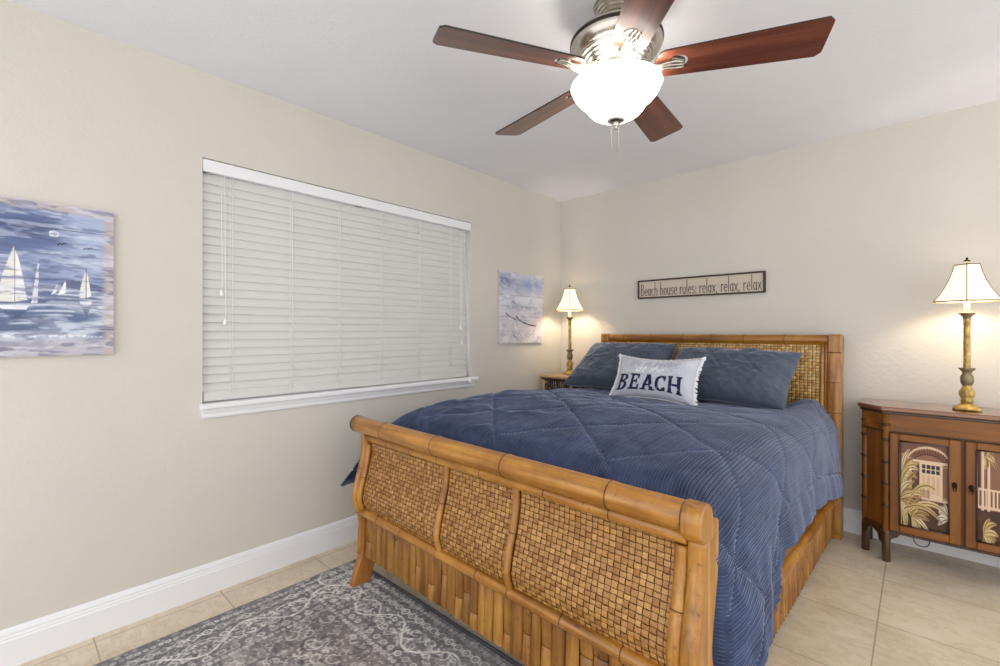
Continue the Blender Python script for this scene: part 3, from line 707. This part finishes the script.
sw1 = [(-.72, .28), (-.66, .24), (-.58, .17), (-.50, .14), (-.42, .15), (-.34, .2)]; sw2 = [(.28, .14), (.38, .11), (.5, .17), (.6, .2), (.7, .17)]
ribbon(m, sw1, onc, .018); ribbon(m, sw2, onc, .018); m.build('white_script', 'white_thread', cu)['label'] = 'white stitched script'
m = MB(); strokes(m, 'life is better', onc, -.62, 1.24, .50, .17, .03, slant=.2, asc=.7); m.build('faded_script', 'faded_print', cu)['label'] = 'faded grey script'
m = MB()
for sd in (-1, 1):
    for k in range(46):
        v_ = -1+2*k/45; p = Vector(fnc(np.array(sd*.985), np.array(v_), 1)); q = Vector(fnc(np.array(sd*1.055+random.uniform(-.015, .02)), np.array(v_+random.uniform(-.05, .05)), 1))
        q.z += random.uniform(-.006, .002); m.tube([p, (p+q)/2+Vector((0, -.004, .002)), q], [.0042, .0055, .003], 6)
    for v_ in (-1, 1):
        p = Vector(fnc(np.array(sd*.97), np.array(v_*.95), 1))
        for k in range(7): m.tube([p, p+Vector((sd*random.uniform(.01, .035), -.006, v_*random.uniform(.004, .022)-.004))], [.006, .004], 6)
for v_ in (-1, 1):
    for k in range(60):
        u_ = -1+2*k/59; p = Vector(fnc(np.array(u_), np.array(v_*.99), 1)); q = p+Vector((random.uniform(-.004, .004), -.003, v_*.007)); m.tube([p, q], [.004, .0025], 5)
m.build('fringe', 'white_thread', cu); askew(cu); askew(bed); askew(bpy.data.objects['mattress'])

# ------------------------------------------------------------------ table lamps
def table_lamp(name, c, label):
    cx, cy, cz = c; r = tag(empty(name, c), label, 'lamp', 'bedside candlestick lamps')
    # square footed base
    m = MB(); vs = []
    for (hw, z) in ((.058, 0), (.058, .006), (.05, .012), (.043, .02), (.030, .028), (.024, .036)):
        for k in range(24):
            a = 2*pi*k/24+pi/4; q = max(abs(cos(a)), abs(sin(a))); rr = hw/q*(1 if z > .025 else 1)*.9*(1+.10*(abs(cos(2*a))**6 if z < .02 else 0)*0)
            rad = hw*(.55+.45/q)*.93; zz = z
            if z < .007: zz = z+.005*(1-abs(math.sin(2*(a)))**2) if z == 0 else z+.003
            vs.append((cx+rad*cos(a), cy+rad*sin(a), cz+zz))
    m.add(vs, [(j*24+k, j*24+(k+1) % 24, (j+1)*24+(k+1) % 24, (j+1)*24+k) for j in range(5) for k in range(24)], smooth=True); m.f.append(tuple(range(24))); m.sm.append(False)
    m.build('base', 'antique_gold', r)
    MB().lathe([(.022, .038), (.026, .046), (.020, .056), (.027, .070), (.0295, .084), (.026, .100), (.019, .115), (.0165, .122), (.019, .127)], c, 32, flute=(9, .05, .112, .10)).build('fluted_vase', 'antique_gold', r)
    MB().lathe([(.019, .126), (.024, .138), (.0255, .155), (.024, .172), (.0165, .186), (.018, .192), (.031, .208), (.0315, .213), (.017, .213)], c, 32, flute=(8, .19, .22, .05)).build('urn_collar', 'antique_pewter', r)
    MB().lathe([(.0135, .212), (.0135, .455), (.015, .460), (.012, .466)], c, 32, flute=(14, .22, .45, .07)).build('column', 'antique_gold', r)
    MB().lathe([(.013, .460), (.016, .470), (.019, .476), (.031, .489), (.032, .493), (.012, .493)], c, 32, flute=(10, .485, .494, .08)).build('candle_cup', 'antique_pewter', r)
    MB().lathe([(.0115, .49), (.0115, .575), (.008, .58), (0, .58)], c, 20).build('candle_tube', 'candle_tube', r)
    hp = MB()
    for s_ in (-1, 1): hp.tube([(cx, cy+s_*.008, cz+.575), (cx, cy+s_*.04, cz+.60), (cx, cy+s_*.045, cz+.66), (cx, cy+s_*.028, cz+.71), (cx, cy, cz+.740)], .0018, 6)
    hp.build('harp', 'bronze', r)
    MB().lathe([(.003, .735), (.003, .750), (.012, .753), (.015, .757), (.008, .762), (.004, .766), (.006, .770), (.003, .775), (0, .777)], c, 16).build('finial', 'bronze', r)
    # hexagonal bell shade, one corner facing the camera
    ca = math.atan2(cam.location.y-cy, cam.location.x-cx); n = 6; prof = []
    for k in range(11):
        q = k/10; prof.append((.052+(.139-.052)*(.52*q+.48*q**2.4), .737-.186*q))
    vs = []; th = []
    for rr, z in prof:
        for j in range(n): a = ca+2*pi*j/n; vs.append((cx+rr*cos(a), cy+rr*sin(a), cz+z))
    m = MB(); m.add(vs, [(i*n+j, i*n+(j+1) % n, (i+1)*n+(j+1) % n, (i+1)*n+j) for i in range(10) for j in range(n)], smooth=False)
    sh = m.build('lamp_shade', 'shade_cloth', r); md = sh.modifiers.new('Solid', 'SOLIDIFY'); md.thickness = .0015
    tr = MB()
    for j in range(n): tr.tube([vs[i*n+j] for i in range(11)], .0022, 6)
    for i, rad in ((0, .0032), (10, .0036)):
        for j in range(n): tr.tube([vs[i*n+j], vs[i*n+(j+1) % n]], rad, 6)
    tr.build('shade_trim', 'shade_trim', sh)
    b = MB().lathe([(.008, .58), (.009, .595), (.013, .62), (.015, .635), (.013, .655), (.006, .67), (0, .674)], c, 16).build('bulb', 'bulb_glow', r)
    L = bpy.data.lights.new('bulb_light', 'POINT'); L.energy = BULB_W; L.color = (1, .90, .76); L.shadow_soft_size = .026
    lo = bpy.data.objects.new('bulb_light', L); COL.objects.link(lo); lo.parent = r; lo.location = (0, 0, .635)
    return r
table_lamp('table_lamp', (2.64, -.205, .8295), 'lit gold candlestick lamp on the wooden cabinet right of the bed')
table_lamp('table_lamp', (.232, -.20, .8605), 'lit gold candlestick lamp on the small table in the far corner')

# ------------------------------------------------------------------ cabinet right of the bed
cab = tag(empty('side_cabinet', (2.63, -.17, 0)), 'brown wooden cabinet with two carved palm scene doors beside the bed', 'cabinet')
FX0, FX1, FY, BYY, SX0, SX1 = 2.318, 2.934, -.33, -.235, 2.226, 3.026
def outline(g=0): return [(SX0-g, -.018), (SX0-g, BYY-g*.5), (FX0-g*.4, FY-g), (FX1+g*.4, FY-g), (SX1+g, BYY-g*.5), (SX1+g, -.018)]
def slab(name, z0_, z1_, g, mat, bev=0): return MB().prism(outline(g), lambda u, v, q: (u, v, q), z0_, z1_).build(name, mat, cab, bev)
slab('top', .805, .829, .022, 'cab_top', .006); slab('top_moulding', .79, .805, .012, 'cab_dark', .004)
slab('apron', .70, .79, 0, 'cab_wood_x'); slab('apron_bead', .694, .701, .006, 'cab_dark', .002)
slab('body', .17, .695, -.008, 'cab_wood_z'); slab('bottom_rail', .158, .172, .004, 'cab_dark', .003)
for (px, py) in ((FX0+.012, FY+.008), (SX0+.012, BYY+.008), (FX1-.012, FY+.008), (SX1-.012, BYY+.008), (SX0+.014, -.035), (SX1-.014, -.035)):
    m = MB().tube([(px, py, 0), (px, py, .79)], .0165, 16); k0 = len(m.f)
    for z in (.30, .42, .535, .655, .735):
        for zz in (z,): m.lathe([(.0165, zz-.008), (.021, zz-.005), (.022, zz-.001), (.021, zz+.002), (.0165, zz+.005)], (px, py, 0), 14)
        m.lathe([(0, 0), (.005, .0005), (.006, .003), (0, .005)], (0, 0, 0), 8); k = len(m.v)-32
        m.v[k:] = [(px-.006+q[0], py-.019-q[2], z+q[1]-.003) for q in m.v[k:]]
    m.lathe([(.0175, .0), (.0185, .004), (.0175, .155), (.0165, .16)], (px, py, 0), 16)
    m.mark(k0, 1).build('leg', 'cab_wood_z', cab, mat2='cab_dark')
for sx_, ex_ in ((1, 1), (-1, -1)):
    xo = SX0 if sx_ > 0 else SX1; xi = FX0 if sx_ > 0 else FX1; dv = Vector((xi-xo, FY-BYY, 0)); L_ = dv.length; dv.normalize(); nv = Vector((-dv.y, dv.x, 0))
    pl = [(0, .185), (L_, .185), (L_, .09), (L_-.022, .105), (L_-.03, .135), (L_/2, .155), (.03, .135), (.022, .105), (0, .09)]
    MB().prism(pl, lambda u, v, q: Vector((xo, BYY, v))+dv*u+nv*q+Vector((0, .008, 0)), -.006, .006).build('side_bracket', 'cab_dark', cab)
    pl = [(0, .165), (.06, .165), (.045, .14), (.02, .125), (.012, .08), (0, .08)]
    MB().prism(pl, lambda u, v, q: (xi+sx_*(u+.014), FY+q, v), .004, .014).build('corner_bracket', 'cab_dark', cab)
# fretwork loop under the front rail
for xc_ in (2.47, 2.785): MB().tube([(xc_+.03*cos(a), FY+.004, .157-.035*abs(sin(a))**.7) for a in np.linspace(0, pi, 15)], .0025, 6).build('wire_loop', 'cab_dark', cab)
def door_scene(kind):
    def paint(X, Y):
        img = np.zeros(X.shape+(3,)); n = vnoise(X*6, Y*8, 60+kind, 5)[..., None]
        img[:] = np.array((50, 26, 16))*(1-n)+np.array((92, 54, 34))*n
        L1, L2, L3 = (206, 172, 140), (226, 196, 164), (150, 108, 76)
        if kind == 0:
            blend(img, ((Y > .34) & (X > .04))*1., (186, 140, 108)); blend(img, (vnoise(X*12, Y*30, 66, 3) > .55)*.35*(Y > .34), (140, 94, 68))
            blend(img, ((Y > .86))*.75, (96, 56, 38)); blend(img, poly_mask(X, Y, arc(.6, .74, .43, .20, 15, 165, 20))*.7, (128, 80, 58))
            blend(img, line_mask(X, Y, arc(.6, .76, .44, .19, 12, 168, 20), .022), L2); blend(img, line_mask(X, Y, arc(.6, .74, .34, .13, 12, 168, 20), .010), (84, 46, 32))
            for k in range(18): a = radians(22+k*8); blend(img, line_mask(X, Y, [(.6+.35*cos(a), .75+.13*sin(a)), (.6+.43*cos(a), .76+.18*sin(a))], .009)*.8, (84, 46, 32))
            blend(img, ((abs(X-.33) < .075) & (Y > .40) & (Y < .74))*.9, (84, 46, 34)); blend(img, ((abs(X-.93) < .05) & (Y > .40) & (Y < .74))*.7, (120, 74, 54))
            for cx in (.235, .43, .86): blend(img, (abs(X-cx) < .018)*(Y > .36)*(Y < .80)*1., L2)
            blend(img, ((abs(X-.645) < .2) & (Y > .36) & (Y < .78)), L2); blend(img, ((Y > .775) & (Y < .80) & (X > .2))*1., L2)
            for cx in (.50, .595, .69, .785):
                blend(img, ((abs(X-cx) < .036) & (Y > .655) & (Y < .695))*1., (50, 42, 60)); blend(img, ((abs(X-cx) < .036) & (Y > .71) & (Y < .755))*1., (50, 42, 60))
                blend(img, ((abs(X-cx) < .030) & (Y > .42) & (Y < .63))*.45, (182, 150, 116))
            for k in range(14): blend(img, ((abs(X-(.24+.028*k)) < .007) & (Y > .36) & (Y < .46))*.8, (120, 80, 58))
            for k in range(7): blend(img, ((Y > .37-.026*(k+1)) & (Y < .37-.026*k) & (X > .46-.03*k) & (X < .98-.10*k))*1., (222, 196, 166) if k % 2 == 0 else (110, 68, 46))
            fr = [((.05, .62), 12, .30), ((-.02, .30), 14, .48), ((.25, .12), 9, .35)]
        else:
            blend(img, ((X > .05) & (Y > .35))*.8, (150, 104, 82)); blend(img, ((X > .5) & (Y > .62))*.85, (40, 22, 18))
            for cx in (.10, .2, .48, .95): blend(img, (abs(X-cx) < .022)*(Y > .34), L2)
            blend(img, ((Y > .56) & (Y < .585))*1., L2); blend(img, ((Y > .36) & (Y < .39))*1., L2)
            for k in range(16): blend(img, ((abs(X-(.03+k*.063)) < .014) & (Y > .38) & (Y < .57)), L2)
            fr = [((.15, .95), 8, .2), ((.12, .08), 10, .26), ((.7, .12), 12, .26)]
        def frond(p0, ang, Ln, bend, c):
            pts = [p0]; a = ang
            for k in range(9): pts.append((pts[-1][0]+cos(a)*Ln/9, pts[-1][1]+sin(a)*Ln/9)); a += bend/9
            for i, (u, v) in enumerate(zip(pts[:-1], pts[1:])): blend(img, line_mask(X, Y, [u, v], .034*sin(pi*(i+1)/10)+.006), c)
            blend(img, line_mask(X, Y, pts, .005), (60, 34, 22))
        rg = random.Random(3+kind)
        gs = [(196, 166, 104), (214, 188, 130), (172, 140, 84), (220, 200, 160)]
        for (p0, nf, Ln) in fr:
            for k in range(nf): frond(p0, radians(-70+160*k/(nf-1)+rg.uniform(-10, 10)), Ln*rg.uniform(.7, 1.2), radians(-70*rg.uniform(.4, 1.2)), gs[rg.randrange(4)])
        if kind == 0:
            for k in range(5): frond((.98, .16), radians(95+k*22), .2, radians(40), (224, 214, 196))
            frond((.12, .12), radians(38), .95, radians(-75), (216, 190, 140)); frond((.1, .2), radians(20), .8, radians(-60), (198, 168, 112)); frond((.2, .3), radians(55), .6, radians(-80), (206, 182, 120))
        return img
    return paint
def cab_door(x0, x1, kind, hinge):
    dr = empty('door', (x0, FY, .175)); dr.parent = cab; dr.location = Vector((x0, FY, .175))-cab.location
    z0_, z1_ = .176, .690; f0, f1 = FY-.014, FY+.004; px0, px1, pz0, pz1 = x0+.040, x1-.042, z0_+.040, z1_-.034
    for a, b in (((x0, f0, z0_), (px0, f1, z1_)), ((px1, f0, z0_), (x1, f1, z1_))): MB().box(a, b, bev=.003).build('door_stile', 'cab_wood_z', dr)
    for a, b in (((px0, f0, z0_), (px1, f1, pz0)), ((px0, f0, pz1), (px1, f1, z1_))): MB().box(a, b, bev=.003).build('door_rail', 'cab_wood_x', dr)
    m = MB()
    for a, b in (((px0, pz0), (px1, pz0)), ((px1, pz0), (px1, pz1)), ((px1, pz1), (px0, pz1)), ((px0, pz1), (px0, pz0))): m.tube([(a[0], f0-.0005, a[1]), (b[0], f0-.0005, b[1])], .0042, 8)
    m.build('inner_bead', 'cab_dark', dr)
    n1, n2 = 150, 260; X, Y = np.meshgrid(np.linspace(0, 1, n1), np.linspace(0, 1, n2), indexing='ij'); img = door_scene(kind)(X, Y)
    hgt = (img.mean(-1)/255.)*.006; P = np.stack([px0+X*(px1-px0), (FY-.002)-hgt, pz0+Y*(pz1-pz0)], -1)
    gridmesh('carved_panel', P, 'door_art', dr, np.clip(img, 0, 255))['label'] = 'carved relief of a house among palms' if kind == 0 else 'carved relief of a porch and leaves'
    hx = x1-.022 if hinge == 'L' else x0+.022; h = MB()
    h.lathe([(0, 0), (.010, 0), (.010, .002), (0, .003)], (0, 0, 0), 14); h.v = [(hx+q[0], f0-q[2], .468+q[1]*1.6) for q in h.v]
    h.tube([(hx, f0-.004, .478), (hx+.005, f0-.011, .468), (hx+.006, f0-.011, .450), (hx, f0-.006, .436), (hx-.006, f0-.011, .450), (hx-.005, f0-.011, .468), (hx, f0-.004, .478)], .0022, 6)
    h.build('door_pull', 'bronze', dr)
cab_door(2.345, 2.612, 0, 'L'); cab_door(2.626, 2.905, 1, 'R')

# ------------------------------------------------------------------ corner bedside table
ns_ = tag(empty('bedside_table', (.24, -.21, 0)), 'light bamboo bedside table with fretwork apron in the far corner', 'table')
MB().box((.055, -.405, .835), (.395, -.03, .8605), bev=.008).build('tabletop', 'stand_wood', ns_)
MB().box((.065, -.395, .822), (.385, -.04, .836), bev=.003).build('top_moulding', 'cab_dark', ns_)
for px in (.085, .365):
    for py in (-.375, -.06): rod(ns_, 'leg', lambda t_: (px, py, t_*.825), 12, .014, 'stand_wood', [.1, .35, .6, .85])
def fret(fn, L_):
    m = MB(); n = 6; z0_, z1_ = .72, .815
    for k in range(n+1): m.tube([fn(L_*k/n, z0_), fn(L_*k/n, z1_)], .0045, 6)
    for k in range(n):
        za = z0_+.035 if k % 2 else z0_+.06; m.tube([fn(L_*k/n, za), fn(L_*(k+1)/n, za)], .004, 6); m.tube([fn(L_*(k+.5)/n, za), fn(L_*(k+.5)/n, z1_ if k % 2 else z0_)], .004, 6)
    m.tube([fn(0, z0_), fn(L_, z0_)], .006, 8); m.tube([fn(0, z1_), fn(L_, z1_)], .006, 8); return m
fret(lambda u, v: (.085+u, -.378, v), .28).build('fretwork_apron', 'cab_dark', ns_); fret(lambda u, v: (.085+u, -.058, v), .28).build('fretwork_apron', 'cab_dark', ns_)
fret(lambda u, v: (.085, -.375+u, v), .315).build('fretwork_apron', 'cab_dark', ns_); fret(lambda u, v: (.365, -.375+u, v), .315).build('fretwork_apron', 'cab_dark', ns_)
MB().box((.075, -.385, .25), (.375, -.05, .268), bev=.004).build('shelf', 'stand_wood', ns_)

# ------------------------------------------------------------------ rug
def rug():
    x0, x1, y0, y1 = .236, 1.78, -4.6, -2.240; st = .0038; nx = int((x1-x0)/st); ny = int((y1-y0)/st)
    X, Y = np.meshgrid(np.linspace(x0, x1, nx), np.linspace(y0, y1, ny), indexing='ij'); rg = random.Random(5)
    n = vnoise(X*5, Y*5, 70, 5)[..., None]; n2 = vnoise(X*40, Y*40, 71, 3)
    img = np.array((104, 99, 99))*(1-n)+np.array((152, 145, 142))*n
    dx = np.minimum(X-x0, x1-X); dy = y1-Y; dy2 = Y-y0; D = np.minimum(np.minimum(dx, dy), dy2)
    b1 = (D < .33)
    blend(img, b1*.4, (104, 104, 114)); blend(img, np.clip((vnoise(X*3, Y*3, 75, 3)-.5)*4, 0, .5), (158, 152, 150))
    blend(img, np.clip((n2-.58)*5, 0, .45), (204, 198, 194)); blend(img, np.clip((.40-vnoise(X*55, Y*55, 72, 2))*5, 0, .5), (74, 70, 74))
    blend(img, (vnoise(X*95, Y*95, 76, 1) > .80)*.6, (228, 224, 218))
    CR = (240, 236, 230)
    def stamp(cx, cy, r, fnm, c=CR, a=.9):
        i0, i1 = int((cx-r-x0)/st), int((cx+r-x0)/st)+2; j0, j1 = int((cy-r-y0)/st), int((cy+r-y0)/st)+2
        i0, j0 = max(0, i0), max(0, j0)
        if i1 <= i0 or j1 <= j0 or i0 >= nx or j0 >= ny: return
        sl = (slice(i0, i1), slice(j0, j1)); xx, yy = X[sl], Y[sl]
        if xx.size == 0: return
        mk = fnm(xx, yy)*a; sub = img[sl]; blend(sub, mk, c)
    def ring(cx, cy, r, w=.0045, a=.9):
        stamp(cx, cy, r*1.4, lambda xx, yy: np.clip(1.3-np.abs(np.hypot(xx-cx, yy-cy)-r)/w, 0, 1), a=a); stamp(cx, cy, r, lambda xx, yy: (np.hypot(xx-cx, yy-cy) < r*.35)*1., a=a*.7)
    def curve(pts, w=.006, a=.85, c=CR):
        xs = [p[0] for p in pts]; ys = [p[1] for p in pts]; cx, cy = (min(xs)+max(xs))/2, (min(ys)+max(ys))/2; r = max(max(xs)-min(xs), max(ys)-min(ys))/2+.02
        stamp(cx, cy, r, lambda xx, yy: line_mask(xx, yy, pts, w), c, a)
    # borders follow the back edge (along x) and the left / right edges (along y)
    def rail(fn, L_, seedk):
        k = 0.0
        while k < L_:
            for dd, r_, w_ in ((.045, .008, .004), (.095, .017, .005), (.27, .014, .0045), (.305, .008, .004)):
                if dd in (.045, .305) or (int(k/.024) % 2 == 0):
                    px, py = fn(k, dd); ring(px, py, r_*rg.uniform(.7, 1.0), w_*.75, rg.uniform(.5, 1))
                elif dd == .095: px, py = fn(k, dd); ring(px, py, .007, .004, .7)
            k += .024
        k = 0; per = .34
        pts = [fn(q, .185+.055*sin(2*pi*q/per)) for q in np.arange(0, L_, .012)]
        for i in range(0, len(pts)-7, 6): curve(pts[i:i+8], .0058, .8)
        pts = [fn(q, .185-.05*sin(2*pi*q/per)) for q in np.arange(0, L_, .012)]
        for i in range(0, len(pts)-7, 6): curve(pts[i:i+8], .004, .5)
        q = .05
        while q < L_:
            for s_ in (-1, 1):
                c0 = fn(q, .185+s_*.045*(-1 if int(q/per*2) % 2 else 1)*.6); R = rg.uniform(.012, .03); a0 = rg.uniform(0, 6.28)
                curve([(c0[0]+R*(1-.09*k_)*cos(a0+k_*.7), c0[1]+R*(1-.09*k_)*sin(a0+k_*.7)) for k_ in range(8)], .0042, rg.uniform(.5, .95))
                for k_ in range(3):
                    e = (c0[0]+rg.uniform(-.03, .03), c0[1]+rg.uniform(-.03, .03)); curve([e, (e[0]+rg.uniform(-.02, .02), e[1]+rg.uniform(-.02, .02))], .0045, rg.uniform(.4, .9))
            q += .045
    rail(lambda u, d: (x0+u, y1-d), x1-x0, 1); rail(lambda u, d: (x0+d, y1-u), y1-y0, 2); rail(lambda u, d: (x1-d, y1-u), y1-y0, 3); rail(lambda u, d: (x0+u, y0+d), x1-x0, 4)
    # worn arabesque field
    for k in range(800):
        c0 = (rg.uniform(x0+.34, x1-.34), rg.uniform(y0+.34, y1-.34)); R = rg.uniform(.012, .045); a0 = rg.uniform(0, 6.28); tw = rg.choice((-1, 1))
        curve([(c0[0]+R*(1-.08*q)*cos(a0+tw*q*.6), c0[1]+R*(1-.08*q)*sin(a0+tw*q*.6)) for q in range(9)], rg.uniform(.0035, .006), rg.uniform(.15, .7), CR if rg.random() < .8 else (60, 56, 60))
    for k in range(500):
        e = (rg.uniform(x0+.33, x1-.33), rg.uniform(y0+.33, y1-.33)); curve([e, (e[0]+rg.uniform(-.03, .03), e[1]+rg.uniform(-.03, .03))], .004, rg.uniform(.2, .6))
    blend(img, (dy < .022)*.75, (58, 58, 74)); blend(img, (D < .008)*.4, (110, 106, 108)); blend(img, np.clip(.5-vnoise(X*14, Y*14, 79, 4), 0, .5)*1.0, (112, 108, 110))  # navy shadow along the back edge, painted into the pile colour
    Z = np.full(X.shape, .008)+vnoise(X*120, Y*120, 5, 1)*.001
    P = np.stack([X, Y, Z], -1)
    def fr(P, ax, k0, k1):
        return P
    top = P; bx = top[:1].copy(); bx[..., 2] = .0005; ex = top[-1:].copy(); ex[..., 2] = .0005
    P = np.concatenate([bx, top, ex], 0); img2 = np.concatenate([img[:1], img, img[-1:]], 0)
    by = P[:, :1].copy(); by[..., 2] = .0005; ey = P[:, -1:].copy(); ey[..., 2] = .0005
    P = np.concatenate([by, P, ey], 1); img2 = np.concatenate([img2[:, :1], img2, img2[:, -1:]], 1)
    return gridmesh('area_rug', P, 'rug_pile', None, np.clip(img2, 0, 255))
tag(rug(), 'grey distressed rug with cream scroll border at the foot of the bed', 'rug')

# ------------------------------------------------------------------ ceiling fan
FC = Vector((1.632, -1.987, 0)); fan = tag(empty('ceiling_fan', (FC.x, FC.y, H)), 'five blade brushed nickel ceiling fan with lit glass bowl', 'ceiling fan')
can = [(.0, 2.44), (.078, 2.44), (.082, 2.432), (.080, 2.425)]
for k in range(5): r_ = .080-.010*k; z_ = 2.425-.008*k; can += [(r_, z_), (r_-.002, z_-.006), (r_-.008, z_-.007)]
can += [(.026, 2.378), (.022, 2.372)]
MB().lathe(can, FC, 48).build('canopy', 'nickel', fan)
MB().lathe([(.016, 2.385), (.016, 2.345), (.034, 2.342), (.036, 2.332)], FC, 24).build('downrod', 'nickel_dark', fan)
MB().lathe([(.03, 2.345), (.09, 2.340), (.138, 2.326), (.160, 2.308), (.168, 2.296)], FC, 64).build('motor_cover', 'nickel', fan)
MB().lathe([(.168, 2.297), (.1685, 2.291), (.168, 2.285), (.163, 2.284)], FC, 64).build('rim_band', 'nickel_dark', fan)
mp = [(.166, 2.285), (.164, 2.272), (.156, 2.258), (.142, 2.247)]
r_, z_ = .136, 2.245
for k in range(5): mp += [(r_, z_), (r_+.001, z_-.004), (r_-.004, z_-.008), (r_-.010, z_-.009)]; r_ -= .0125; z_ -= .0095
mp += [(.07, 2.192), (.06, 2.18)]
MB().lathe(mp, FC, 64).build('motor_housing', 'nickel', fan)
MB().lathe([(.062, 2.185), (.064, 2.175), (.058, 2.165), (.058, 2.150), (.088, 2.147), (.10, 2.142), (.10, 2.136), (.02, 2.134)], FC, 48).build('light_fitter', 'nickel', fan)
bowl = [(r*.94, z+.001+(2.139-z)*-.0) for r, z in [(.166, 2.139), (.173, 2.138), (.175, 2.133), (.172, 2.126), (.168, 2.116), (.160, 2.101), (.147, 2.085), (.133, 2.073), (.123, 2.064), (.116, 2.053), (.107, 2.039), (.092, 2.024), (.070, 2.012), (.045, 2.005), (.020, 2.003), (0, 2.003)]]
bowl = [(r, 2.139-(2.139-z)*.93) for r, z in bowl]
gb = MB().lathe(bowl, FC, 64).build('glass_bowl', 'glass_bowl', fan); gb['label'] = 'glowing frosted white glass bowl'
FIN = [(.024, 2.006), (.025, 2.0), (.019, 1.996), (.010, 1.994), (.007, 1.990), (.010, 1.987), (.007, 1.982), (.004, 1.980), (.006, 1.977), (.003, 1.973), (0, 1.972)]
MB().lathe([(r*1.25, 2.014-(2.006-z)*1.15) for r, z in FIN], FC, 24).build('bowl_finial', 'nickel', fan)
for (ox, oy, zb) in ((-.014, -.008, 1.905), (.004, .014, 1.895)):
    MB().tube([(FC.x+ox, FC.y+oy, 2.003), (FC.x+ox, FC.y+oy, zb)], .0010, 5).build('pull_chain', 'brass_chain', fan)
BZ = 2.19; PITCH = radians(-13)
def blade_root():
    r0, r1 = .135, .672
    pts = []                       # outline (r, w)
    def w_at(r): return np.interp(r, [.135, .3, .5, .665], [.060, .068, .073, .079])
    for k in range(13): a = pi/2+pi*k/12; pts.append((r0+.045+.045*cos(a), .060*sin(a)))
    rc = .022
    for k in range(7): a = -pi/2+pi/2*k/6; pts.append((r1-rc+rc*cos(a), -.079+rc+rc*sin(a)))
    for k in range(7): a = pi/2*k/6; pts.append((r1-rc+rc*cos(a), .079-rc+rc*sin(a)))
    return pts
BR = blade_root(); hc, hr = .215, .0325
def blade(ang):
    ca, sa = cos(ang), sin(ang); cp, sp = cos(PITCH), sin(PITCH)
    e = empty('blade', (FC.x, FC.y, BZ)); e.parent = fan; e.location = Vector((FC.x, FC.y, BZ))-fan.location; e.rotation_euler = (0, 0, ang)
    fn = lambda u, v, q: (FC.x+u, FC.y+v*cp-q*sp, BZ+v*sp+q*cp)
    # board with a round hole: bridge outline to hole ring
    N = 180; outer = []
    per = [0]
    for a, b in zip(BR, BR[1:]+BR[:1]): per.append(per[-1]+math.hypot(b[0]-a[0], b[1]-a[1]))
    ring_i = [(hc+hr*cos(2*pi*k/N), hr*sin(2*pi*k/N)) for k in range(N)]
    # cast rays from the hole centre to the outline (star-shaped)
    for k in range(N):
        a = 2*pi*k/N; d = (cos(a), sin(a)); best = None
        for p, q in zip(BR, BR[1:]+BR[:1]):
            ex, ey = q[0]-p[0], q[1]-p[1]; det = d[0]*(-ey)+d[1]*ex
            if abs(det) < 1e-12: continue
            rx, ry = p[0]-hc, p[1]; t1 = (rx*(-ey)+ry*ex)/det; s1 = (d[0]*ry-d[1]*rx)/det
            if t1 > 0 and -1e-6 <= s1 <= 1+1e-6 and (best is None or t1 < best): best = t1
        outer.append((hc+d[0]*best, d[1]*best))
    # insert true corner points by snapping the nearest ray ends
    for p in BR:
        k = min(range(N), key=lambda i: (outer[i][0]-p[0])**2+(outer[i][1]-p[1])**2)
        if math.hypot(outer[k][0]-p[0], outer[k][1]-p[1]) < .004: outer[k] = p
    th = .003; m = MB(); vs = []
    for w_ in (-th, th):
        vs += [fn(*p, w_) for p in outer]+[fn(*p, w_) for p in ring_i]
    fs = []
    for s_ in (0, 2*N):
        for k in range(N): q = (s_+k, s_+(k+1) % N, s_+N+(k+1) % N, s_+N+k); fs.append(q if s_ else q[::-1])
    m.add(vs, fs); m.build('blade_board', 'blade_wood', e)
    m = MB(); m.add(vs, [(k, (k+1) % N, 2*N+(k+1) % N, 2*N+k) for k in range(N)]+[(N+k, 3*N+k, 3*N+(k+1) % N, N+(k+1) % N) for k in range(N)]); m.build('blade_rim', 'blade_edge', e)
    # bracket: disc seen through the hole and three curling prongs
    m = MB(); K = 28; vs = [fn(hc-.004+(hr-.004)*cos(2*pi*k/K), (hr-.004)*sin(2*pi*k/K), w_) for w_ in (-.004, .004) for k in range(K)]
    m.add(vs, [tuple(range(K))[::-1], tuple(range(K, 2*K))]+[(k, (k+1) % K, K+(k+1) % K, K+k) for k in range(K)])
    for s_ in (-1, 0, 1):
        m.tube([(FC.x+.075, FC.y+s_*.006, 2.205), (FC.x+.105, FC.y+s_*.009, 2.183), (FC.x+.14, FC.y+s_*.014-.004, 2.174), fn(.175, s_*.012-.002, -.012), fn(.205, s_*.015+.004, -.008), fn(.236, s_*.012+.010, -.006)], [.006, .006, .0055, .005, .0045, .003], 10)
    m.tube([(FC.x+.07, FC.y, 2.212), (FC.x+.10, FC.y, 2.193), (FC.x+.135, FC.y, 2.184), fn(.19, 0, -.006)], [.012, .012, .010, .006], 12, sx=1.6)
    m.build('bracket', 'nickel', e)
for k in range(5): blade(radians(240.93+72*k))
for k in range(3):      # the lamps inside the open-topped bowl
    a = radians(20+120*k); L = bpy.data.lights.new('bowl_bulb', 'POINT'); L.energy = FAN_BULB_W; L.color = (1, .95, .88); L.shadow_soft_size = .03
    o = bpy.data.objects.new('bowl_bulb', L); COL.objects.link(o); o.parent = fan; o.location = (.112*cos(a), .112*sin(a), 2.112-H)
